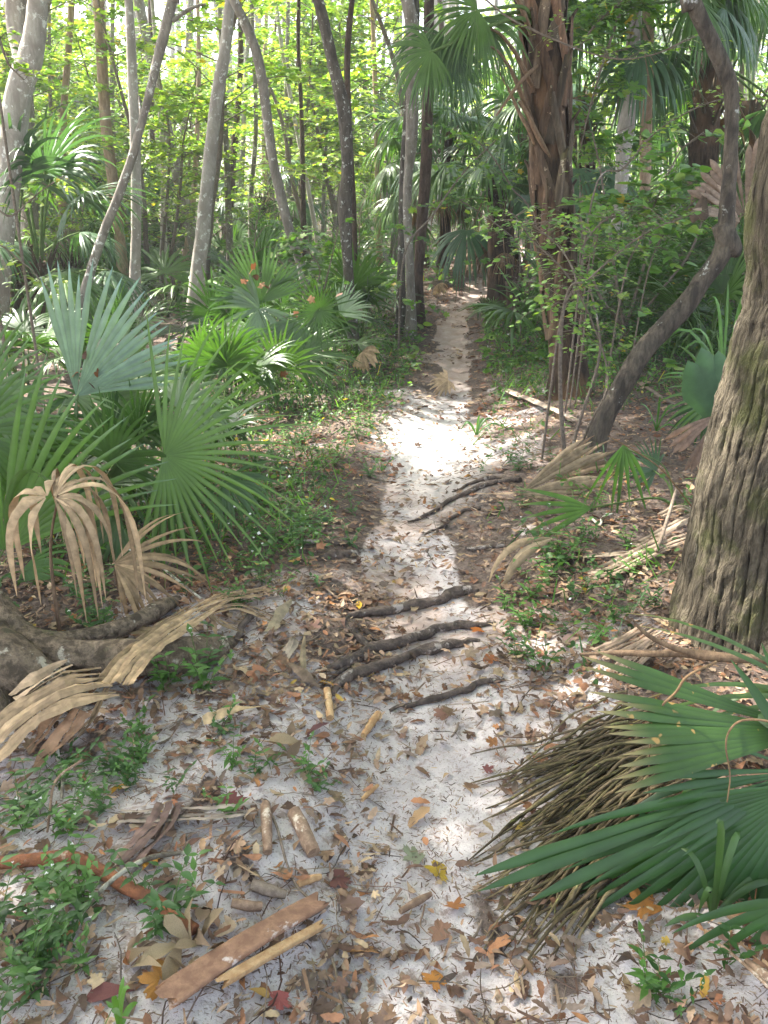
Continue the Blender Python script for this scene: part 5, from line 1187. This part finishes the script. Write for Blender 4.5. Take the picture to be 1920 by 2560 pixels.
# ================================================================== far woods closing the view: leaves in drifts on distant trunks
def far_woods():
    r = np.random.RandomState(8); mb = MB()
    for k in range(130):
        Y = r.uniform(30, 52); x = r.uniform(-.62, .62) * Y; zc = r.uniform(.5, 9.5) if x > 2 else r.uniform(.5, 7.5)
        m_ = int(300 * r.uniform(.5, 1.4)); s = r.uniform(1.2, 2.8)
        p = np.array([x, Y, zc]) + r.normal(size=(m_, 3)) * [s, s, s * .55]
        scatter(mb, *QUAD, p, rand_dirs(m_, .6, r), nrm(r.normal(size=(m_, 3)) * .6 + [0, -.2, 1]), .30 * r.uniform(.6, 1.3, m_), green_mix(m_, 'sun' if r.rand() < .6 else 'mid', r))
    for k in range(90):
        Y = r.uniform(26, 50); x = r.uniform(-.6, .6) * Y; ln = r.normal() * .8
        tube(mb, [(x, Y, g(x, Y) - .2), (x + ln * .5, Y, 4), (x + ln, Y, 11)], [.2, .16, .1], 6, 3, mi=1, cap=False, col=np.array([1, 1, 1]) * r.uniform(.8, 1.6))
    tag(mb.build('far_woods', [M['leaf'], M['grey_bark']]), 'mass of far woods in sunlit yellow green leaves', None, None, 'stuff')
far_woods()
def undergrowth():
    """far floor cover beyond the named plants"""
    r = np.random.RandomState(9); mb = MB()
    m_ = 26000; Y = 7.5 + r.rand(m_) ** 1.5 * 26; px = r.uniform(-.6, .6, m_); x = px * Y
    d = np.abs(x - xc(Y)) - pw(Y); n = fbm(x * .8, Y * .8, 61)
    left_open = (x < -.6) & (Y < 11.5)
    keep = (d > .12) & (r.rand(m_) < sm(.35, .55, n + .25 * (x > xc(Y)))) & ~(left_open & (r.rand(m_) < .88))
    x, Y = x[keep], Y[keep]; m_ = len(x)
    z = G(x, Y) + r.rand(m_) ** 1.5 * .32 * sm(6, 12, Y)
    scatter(mb, *OVAL, np.stack([x, Y, z], 1), rand_dirs(m_, .4, r), nrm(r.normal(size=(m_, 3)) * .5 + [0, -.2, 1]), .055 * r.uniform(.6, 1.6, m_) * (1 + Y / 25), green_mix(m_, 'mid', r))
    tag(mb.build('undergrowth', M['weed']), 'low green undergrowth covering the far woodland floor', None, None, 'stuff')
undergrowth()
# ================================================================== fallen leaves
OAK = outline_leaf([(.01, 0), (.07, .1), (.16, .3), (.12, .38), (.2, .55), (.15, .66), (.17, .82), (0, 1)], .25, .35)
OBV = outline_leaf(OBOV, .3, .5)
NRW = outline_leaf(NARROW, .3, .4)
DEADLOB = [lobed_leaf(5, .5, .25, -.12, 7), lobed_leaf(5, .45, -.3, .2, 8), lobed_leaf(3, .35, .35, .1, 9)]
CHIP = (np.array([[-.06, 0, 0], [.06, .05, .02], [.05, 1, 0], [-.04, .9, .03]]), np.array([[0, 1, 2, 3]]))
PAL = np.array([(.235, .15, .10), (.30, .20, .135), (.18, .125, .10), (.34, .26, .19), (.13, .085, .065), (.25, .13, .08), (.38, .29, .19), (.20, .155, .13), (.17, .105, .08), (.30, .215, .16)])
def leaf_points(n, r, y0, y1, power=1.0, xr=.72):
    Y = y0 + (y1 - y0) * r.rand(n) ** power; x = r.uniform(-xr, xr, n) * np.maximum(Y, 1.2) * 1.0
    return x, Y
def litter():
    r = np.random.RandomState(21); mb = MB()
    for (n, y0, y1, scl) in [(44000, .85, 3.2, .86), (46000, 3.0, 6.5, .86), (20000, 6.2, 17, 1.2), (15001, 6.5, 19, 1.1)]:
        x, Y = leaf_points(n, r, y0, y1)
        if n == 15001: x = xc(Y) + r.normal(size=n) * .75
        wgt = litterness(x, Y)
        wgt = wgt * np.where((x - xc(Y)) < 0, 1, .85) * (.9 if y0 < 3 else 1.0)
        mk = np.array(MARKS); near = np.zeros(n, bool)
        for (a_, b_, c_) in mk: near |= np.hypot(x - a_, Y - b_) < c_ + .022
        k = (r.rand(n) < wgt * np.where((Y < 2.3) & (x < xc(Y)), .5, .62)) & ~(near & (r.rand(n) < .85))
        x, Y = x[k], Y[k]; m_ = len(x)
        z = G(x, Y) + .006 + r.rand(m_) ** 2 * .022
        d = rand_dirs(m_, .12, r); nn = nrm(r.normal(size=(m_, 3)) * [.33, .33, 0] + [0, 0, 1]); flip = r.rand(m_) < .35; nn[flip] *= -1
        col = PAL[r.randint(0, len(PAL), m_)] * r.uniform(.55, 1.6, (m_, 1)) * [1.0, .97, .9]
        o = r.rand(m_) < .018; col[o] = np.array([.42, .2, .085]) * r.uniform(.6, 1.3, (o.sum(), 1)); yl = r.rand(m_) < .002; col[yl] = (.5, .34, .08)
        red = fbm(x * 1.2, Y * 1.2, 90) > .64; col[red] = col[red] * [1.05, .9, .85]
        size = scl * (.35 + .75 * r.rand(m_) ** 1.3)
        ty = r.rand(m_)
        for lo, hi, tm, s in [(0, .28, OAK, .060), (.28, .50, OBV, .058), (.50, .68, NRW, .065), (.68, .74, DEADLOB[0], .066), (.74, .79, DEADLOB[1], .064), (.79, .82, DEADLOB[2], .055), (.82, 1, CHIP, .075)]:
            q = (ty >= lo) & (ty < hi)
            scatter(mb, *tm, np.stack([x, Y, z], 1)[q], d[q], nn[q], s * size[q], col[q])
    tag(mb.build('leaf_litter', M['litter']), 'brown and tan fallen leaves strewn over sand and soil', None, None, 'stuff')
litter()
def debris():
    """crumbs, needles and hair thin twigs on the sand"""
    r = np.random.RandomState(23); mb = MB()
    for (n, y0, y1, s) in [(21000, .85, 2.6, .009), (12000, 2.4, 6, .015)]:
        x, Y = leaf_points(n, r, y0, y1); k = r.rand(n) < .35 + .65 * sm(.35, .6, fbm(x * 6, Y * 6, 13)); x, Y = x[k], Y[k]; m_ = len(x)
        col = PAL[r.randint(0, len(PAL), m_)] * r.uniform(.5, 1.4, (m_, 1))
        tm = (CHIP[0] * [1.6, 1, 1], CHIP[1])
        scatter(mb, *tm, np.stack([x, Y, G(x, Y) + .007 + r.rand(m_) * .008], 1), rand_dirs(m_, .1, r), nrm(r.normal(size=(m_, 3)) * .2 + [0, 0, 1]), s * r.uniform(.4, 2.2, m_), col)
    n = 1500; x, Y = leaf_points(n, r, .9, 5, 1.2)
    for i in range(n):
        if r.rand() > litterness(x[i:i+1], Y[i:i+1])[0] + .12: continue
        a = r.uniform(0, 6.28); L = r.uniform(.04, .22); P = []
        for f in (0, .35, .7, 1):
            a2 = a + (f - .5) * r.uniform(-.8, .8); px = x[i] + math.cos(a2) * L * f; py = Y[i] + math.sin(a2) * L * f; P.append((px, py, g(px, py) + .012 + .015 * math.sin(f * 3.1) * r.rand()))
        tube(mb, P, np.array([1, .9, .7, .4]) * r.uniform(.0008, .0024), 4, 2, cap=False, col=PAL[r.randint(0, 10)] * r.uniform(.35, 1.0))
    tag(mb.build('forest_debris', M['litter']), 'crumbs of bark and fine twigs scattered on the sand', None, None, 'stuff')
debris()
# single leaves one can point at
LM = {}
def big_leaf(label, px, py, tm, size, col, rz=None, tilt=.2, cat='leaf', name='fallen_leaf', lift=.014, group=None):
    key = (id(tm), col)
    if key not in LM:
        mb = MB(); mb.add(tm[0] - [0, .5, 0], tm[1], col); LM[key] = mb.mesh('leaf', M['litter'])
    p = gp(px, py); o = bpy.data.objects.new(name, LM[key]); COL.objects.link(o); o.location = (p[0], p[1], g(p[0], p[1]) + lift)
    o.rotation_euler = (rnd.uniform(-tilt, tilt), rnd.uniform(-tilt, tilt), rnd.uniform(0, 6.28) if rz is None else rz); o.scale = (size,) * 3
    return tag(o, label, cat, group)
OR = (.42, .19, .075); YE = (.58, .40, .06); RD = (.17, .075, .06); TN = (.42, .28, .17); GB = (.26, .19, .145); PO = (.62, .3, .15); GR_ = (.3, .32, .2)
BIG = [
 ('bright yellow lobed leaf on the white sand', 1090,2190,0,.1,YE), ('pale green underside leaf on the sand left of the yellow leaf', 1028,2145,0,.085,GR_), ('orange brown curled leaf below the yellow leaf', 1138,2270,0,.075,OR),
 ('peach coloured oak leaf at the right edge of the sand, near the bottom', 1250,2370,3,.085,PO), ('orange toothed leaf near the bottom of the trail', 1078,2462,0,.08,(.58,.26,.07)), ('dull brown leaf between the orange curled leaf and the peach one', 1098,2332,1,.08,(.3,.17,.11)),
 ('small orange leaf at the sandy trail centre', 1062,2108,5,.045,PO), ('pair of tan leaves on the trail above the yellow leaf', 1045,2050,3,.095,(.5,.32,.17)), ('pale orange leaf on the sand beside the tan pair', 1052,2012,3,.06,PO),
 ('dark maroon lobed leaf left of the sand', 852,2215,0,.09,RD), ('maroon heart shaped leaf below the maroon lobed one', 870,2270,2,.09,(.22,.14,.11)), ('orange round leaf above the broad flat stalk', 723,2190,4,.06,(.5,.24,.12)),
 ('golden curled leaf beside the fibrous stalk', 376,2165,1,.07,(.6,.3,.06)), ('brown leaf with golden middle near the lichen twig', 376,2160,0,.085,(.2,.1,.06)), ('orange torn leaf lying by the curled brown leaves', 395,2475,0,.12,(.52,.25,.07)),
 ('orange brown leaf at the bottom right of the flat stalk', 910,2385,3,.09,(.5,.27,.12)), ('tan round leaf near the bottom edge', 650,2490,4,.05,(.45,.28,.09)), ('rosy maroon leaf on the bottom edge', 700,2520,0,.07,(.33,.1,.09)),
 ('orange leaf under the weeds at lower left', 130,2360,0,.09,(.52,.27,.13)), ('maroon leaf pile leaf at the bottom left', 275,2490,5,.1,(.2,.08,.07)), ('orange leaf standing among weeds left of the sand', 175,2060,4,.07,(.55,.24,.04)),
 ('golden orange leaf among weeds on the left slope', 295,1980,1,.07,(.62,.33,.05)), ('yellow orange leaf on the trail above the roots', 897,1515,4,.07,(.7,.42,.05)), ('orange maple leaf between the two thick roots', 1195,1585,0,.08,(.55,.18,.04)),
 ('rust leaf right of the roots', 1228,1655,0,.07,(.4,.14,.05)), ('golden leaf caught by the forked root', 815,1715,1,.07,(.68,.4,.05)), ('brown oak leaf left of the roots', 720,1665,0,.1,(.36,.19,.11)),
 ('rusty leaf on the slope under the fallen frond', 640,1700,0,.11,(.42,.2,.11)), ('star shaped orange leaf on the dark slope', 498,1465,0,.07,(.5,.24,.1)), ('pink tan leaf by the trail roots', 785,1570,0,.09,(.42,.24,.18)),
 ('orange maple leaf on the litter under the folded tan fan', 1440,1280,0,.1,(.5,.27,.13)), ('orange brown leaf right of the folded fan', 1530,1310,0,.09,(.48,.25,.12)), ('orange brown leaf right of the trail edge', 1380,1400,0,.09,(.3,.13,.07)),
 ('orange leaf at the right edge of the trail near the tan strip', 1170,1195,4,.07,(.6,.3,.08)), ('rust leaf beside the arching strip', 1240,1280,0,.08,(.42,.2,.1)), ('brown leaf on the right bank above the weeds', 1360,1515,3,.1,(.34,.16,.09)),
 ('rusty curled leaf at the weeds by the mossy trunk', 1500,1570,0,.1,(.34,.15,.08)), ('pinkish leaf at the foot of the mossy trunk', 1430,1600,4,.09,(.45,.3,.25)), ('orange brown crumpled leaf under the dark palmetto', 1600,2265,0,.11,(.5,.22,.06)),
 ('red brown leaf on the dark palmetto roots', 1552,2025,5,.06,(.35,.14,.11)), ('grey brown leaf resting on the fibre roots', 1470,2060,2,.07,(.32,.26,.22)), ('brown leaf on the sand right of the roots', 1100,1790,1,.08,(.36,.2,.14)),
 ('maroon leaf on the sand by the fibre roots', 1222,1930,0,.05,(.3,.12,.11)), ('tan small leaf on the sand above the chip', 1115,1945,4,.045,(.5,.36,.2)), ('pale orange leaf on the sand left of the fibre roots', 1170,1980,4,.05,(.5,.34,.2)),
 ('tan oak leaf on the trail litter centre', 1055,1870,3,.09,(.4,.28,.18)), ('dark red leaf in the litter left of the trail', 590,2200-180,0,.09,(.24,.09,.08)), ('purple brown leaf below the short tan stick', 790,1830,3,.1,(.16,.075,.075)),
]
TMS = [DEADLOB[0], DEADLOB[1], DEADLOB[2], OAK, OBV, OBV]
for (lb, px, py, tm, sz, cl) in BIG: big_leaf(lb, px, py, TMS[tm], sz * (.82 if tm < 3 else 1.0), tuple(np.array(cl) * .85), tilt=.35)
for k, (px, py) in enumerate([(480,2385),(450,2350),(500,2370),(340,2410),(365,2430),(540,2390),(440,2420),(470,2330),(510,2300),(520,2340),(410,2400),(455,2440),(690,1880),(720,1870),(740,1890),(705,1910),(680,1900),(730,1840)]):
    big_leaf('curled grey brown oak leaf in a loose heap on the sand', px, py, OBV, rnd.uniform(.07, .105), [(.27,.2,.12),(.33,.25,.15),(.2,.14,.09)][k % 3], None, .9, lift=.03, group='curled oak leaves in loose heaps')
# brown leaves caught on the palmetto fans
for k, (px, py, Y) in enumerate([(283,822,4.15),(285,848,4.1),(212,890,4.05),(262,897,4.1),(187,935,4.05),(228,965,4.0),(247,930,4.05)]):
    o = big_leaf('dry brown leaf caught on the blue grey palmetto fan', 900, 1500, TMS[k % 3], .055, [(.3,.13,.06),(.36,.2,.1),(.13,.07,.05)][k % 3], None, 1.2, group='dry leaves caught on the blue palmetto'); o.location = at(px, py, Y)
for k, (px, py, Y) in enumerate([(636,665,6.6),(626,680,6.6),(640,693,6.6),(612,703,6.6),(655,712,6.6),(664,718,6.6),(739,785,6.5),(780,750,6.3),(850,738,6.3),(712,935,6.2)]):
    o = big_leaf('dry brown leaf caught on the centre palmetto fans', 900, 1500, TMS[k % 3], .07, [(.3,.13,.06),(.36,.2,.1),(.13,.07,.05)][k % 3], None, 1.2, group='dry leaves caught on the centre palmetto'); o.location = at(px, py, Y)

# ================================================================== weeds
WD = []
WLEAF = outline_leaf([(.01, 0), (.15, .16), (.2, .34), (.11, .66), (.0, 1)], .2, .3)
for k in range(6):
    r = np.random.RandomState(300 + k); st = MB(); lf = MB(); fl = MB()
    for s in range(2 + k % 3):
        a = s * 2.1 + r.rand(); h = r.uniform(.05, .13); o = np.array([math.cos(a), math.sin(a), 0]) * r.uniform(.02, .09)
        P = catmull([(0, 0, -.01), (o[0] * .4, o[1] * .4, h * .5), (o[0], o[1], h)], 6)
        tube(st, P[::3], np.linspace(.0016, .0007, len(P[::3])), 4, 1, cap=False, col=(.9, 1, .8))
        nl = r.randint(3, 6); cc = np.array(GREENS['bright' if k % 2 else 'mid']) * r.uniform(.8, 1.3)
        for q in range(nl):
            i = int((q + 1) / nl * (len(P) - 1)); b = r.uniform(0, 3.14)
            for sg in (0, math.pi):
                d = np.array([[math.cos(b + sg), math.sin(b + sg), r.uniform(-.1, .35)]])
                scatter(lf, *WLEAF, P[i][None], nrm(d), np.array([[0, 0, 1.]]), r.uniform(.02, .045) * (1.1 - .3 * q / nl) * np.ones(1), (cc * r.uniform(.8, 1.2))[None])
        if k in (1, 4, 5) and s < 1:
            for e in range(3):
                a3 = e * 2.1; scatter(fl, *outline_leaf([(.01, 0), (.35, .5), (0, 1)], .1, .1), (P[-1] + [0, 0, .012])[None], np.array([[math.cos(a3), math.sin(a3), .1]]), np.array([[0, 0, 1.]]), .0045 * np.ones(1), np.array([[.8, .8, .77]]))
    WD.append((st.mesh('stem', M['petiole']), lf.mesh('leaves', M['weed']), fl.mesh('flower', M['white']) if fl.n else None))
def weed(x, y, k, sc, label, group, parts=True):
    t = empty('leafy_weed', (x, y, g(x, y)), label, 'weed', group, rnd.uniform(0, 6.28)); a, b, c = WD[k]
    part('stem', a, t, sc=sc); part('leaves', b, t, sc=sc)
    if c: part('flower', c, t, sc=sc)
r = random.Random(17); n = 0
for (cx, cy, sx, sy, cnt, s0, lb, gr_) in [
    (90,2400,110,130,26,1.0,'bright leafy weed with tiny white flowers in the lower left corner','weeds in the lower left corner'),
    (400,2300,90,70,5,1.1,'leafy weed beside the orange stick','weeds beside the orange stick'),
    (350,1930,220,60,24,.85,'small leafy weed on the slope below the fallen frond','weeds below the fallen frond'),
    (150,2040,100,60,10,1.0,'small weed at the upper edge of the left sand','weeds on the left sand edge'),
    (440,1690,60,40,5,1.5,'broad leaved weed under the fallen frond','weeds under the fallen frond'),
    (740,1330,130,70,22,1.1,'low weed on the bank left of the trail','weeds on the left bank'),
    (640,1470,110,50,12,1.0,'weed on the dark slope above the fallen frond','weeds on the dark slope'),
    (120,1500,120,70,14,1.5,'tall weed among the dead fans at left','weeds among the dead fans'),
    (1340,1560,60,100,13,1.0,'weed on the right trail bank beside the roots','weeds on the right trail bank'),
    (1560,1500,100,100,12,.9,'weed growing in litter left of the mossy trunk','weeds left of the mossy trunk'),
    (1370,1420,50,50,8,1.4,'dark leaved weed right of the trail','dark weeds right of the trail'),
    (1560,1310,110,60,10,1.0,'weed around the folded tan fan','weeds around the folded fan'),
    (1320,1180,90,50,10,1.1,'low weed at the foot of the thin shrub','weeds at the foot of the thin shrub'),
    (1700,2470,150,50,4,.8,'weed under the dark palmetto at bottom right','weeds at bottom right'),
    (760,1140,170,90,40,1.3,'leafy weed on the far left bank','weeds on the far left bank')]:
    for q in range(cnt):
        px = r.gauss(cx, sx * .8); py = r.gauss(cy, sy * .8); p = gp(px, py)
        if abs(p[0] - xc(p[1])) < pw(p[1]) * 1.0: continue
        weed(p[0], p[1], r.randint(0, 5), s0 * r.uniform(.7, 1.2), lb, gr_)
# mat of small green leaves on both banks
def bank_cover():
    r = np.random.RandomState(31); mb = MB()
    n = 60000; Y = 2.3 + r.rand(n) ** .9 * 7.5; x = r.uniform(-.55, .55, n) * Y; d = x - xc(Y); w = pw(Y)
    nz = fbm(x * 2, Y * 2, 71, 3)
    lft = (d < 0) * sm(.12, .35, -d - w) * sm(2.9, 3.9, Y) * sm(.38, .56, nz + .12) * sm(2.6, 1.6, -d)
    rgt = (d > 0) * sm(.10, .3, d - w) * sm(5.6, 6.6, Y) * sm(.3, .5, nz + .15)
    low = sm(.54, .66, nz) * .22 * sm(.1, .4, np.abs(d) - w) * ((d > 0) | (Y > 2.6))
    k = r.rand(n) < np.clip(lft * .8 + rgt + low, 0, 1)
    x, Y = x[k], Y[k]; m_ = len(x); hgt = r.rand(m_) ** 1.3 * .13
    q = r.rand(m_)
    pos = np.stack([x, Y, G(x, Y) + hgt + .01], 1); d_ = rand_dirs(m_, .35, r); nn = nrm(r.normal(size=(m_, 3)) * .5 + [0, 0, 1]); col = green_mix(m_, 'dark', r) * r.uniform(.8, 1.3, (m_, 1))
    col[Y > 8] *= 1.1
    a = q < .72
    scatter(mb, *OVAL, pos[a], d_[a], nn[a], .026 * r.uniform(.6, 1.5, a.sum()) * (1 + Y[a] * .05), col[a])
    b = ~a; dd = nrm(r.normal(size=(b.sum(), 3)) * [.6, .6, .1] + [0, 0, .8])
    scatter(mb, *(CHIP[0] * [.45, 1, 1], CHIP[1]), pos[b] * [1, 1, 1] - [0, 0, .01], dd, rand_dirs(b.sum(), 1, r), .09 * r.uniform(.6, 1.6, b.sum()), col[b] * 1.15)
    tag(mb.build('ground_cover', M['weed']), 'low creeping green plants on the banks of the trail', None, None, 'stuff')
    mb = MB(); m2 = 420; i = r.randint(0, m_, m2); i = i[(nz[k][i] > .5)]
    scatter(mb, *(QUAD[0] * [1.6, 1, 1], QUAD[1]), pos[i] + [0, 0, .05], rand_dirs(len(i), .2, r), nrm(r.normal(size=(len(i), 3)) * .4 + [0, -.5, 1]), .014 * r.uniform(.6, 1.3, len(i)) * (1 + Y[i] * .04), (.8, .8, .77))
    tag(mb.build('tiny_flowers', M['white']), 'tiny white flowers dotted over the creeping plants', None, None, 'stuff')
bank_cover()
# ================================================================== camera, light
cam = bpy.data.cameras.new('camera'); cam.sensor_fit = 'VERTICAL'; cam.sensor_height = 36; cam.lens = 36 * FPX / 2560; cam.clip_end = 2000; cam.clip_start = .05
co = bpy.data.objects.new('camera', cam); COL.objects.link(co); co.location = (0, 0, CAMZ); co.rotation_euler = (math.pi / 2 - PITCH, 0, 0); scene.camera = co
w = bpy.data.worlds.new('World'); scene.world = w; w.use_nodes = True; nt = w.node_tree
bg = nt.nodes['Background']; sky = nt.nodes.new('ShaderNodeTexSky'); sky.sky_type = 'NISHITA'; sky.sun_disc = False
el = math.asin(SUN[2]); az = math.atan2(SUN[0], SUN[1])
sky.sun_elevation = el; sky.sun_rotation = az; sky.air_density = 1.0; sky.dust_density = 3.5; sky.ozone_density = 1.0
hs = nt.nodes.new('ShaderNodeHueSaturation'); hs.inputs['Saturation'].default_value = .62; nt.links.new(sky.outputs[0], hs.inputs['Color']); nt.links.new(hs.outputs[0], bg.inputs[0]); bg.inputs[1].default_value = .15
sl = bpy.data.lights.new('sun', 'SUN'); sl.energy = 4.2; sl.angle = R(.6); sl.color = (1, .95, .86)
so = bpy.data.objects.new('sun', sl); COL.objects.link(so); so.rotation_euler = Vector(SUN).to_track_quat('Z', 'Y').to_euler(); so.location = (-8, -3, 14)
scene.view_settings.view_transform = 'Standard'; scene.view_settings.look = 'None'; scene.view_settings.exposure = 2.68; scene.view_settings.gamma = 1
scene.render.engine = 'CYCLES'
cy = scene.cycles; cy.max_bounces = 6; cy.diffuse_bounces = 3; cy.transmission_bounces = 4; cy.glossy_bounces = 2; cy.transparent_max_bounces = 4
cy.use_denoising = True; cy.denoiser = 'OPENIMAGEDENOISE'; cy.sample_clamp_indirect = 6; cy.caustics_reflective = False; cy.caustics_refractive = False
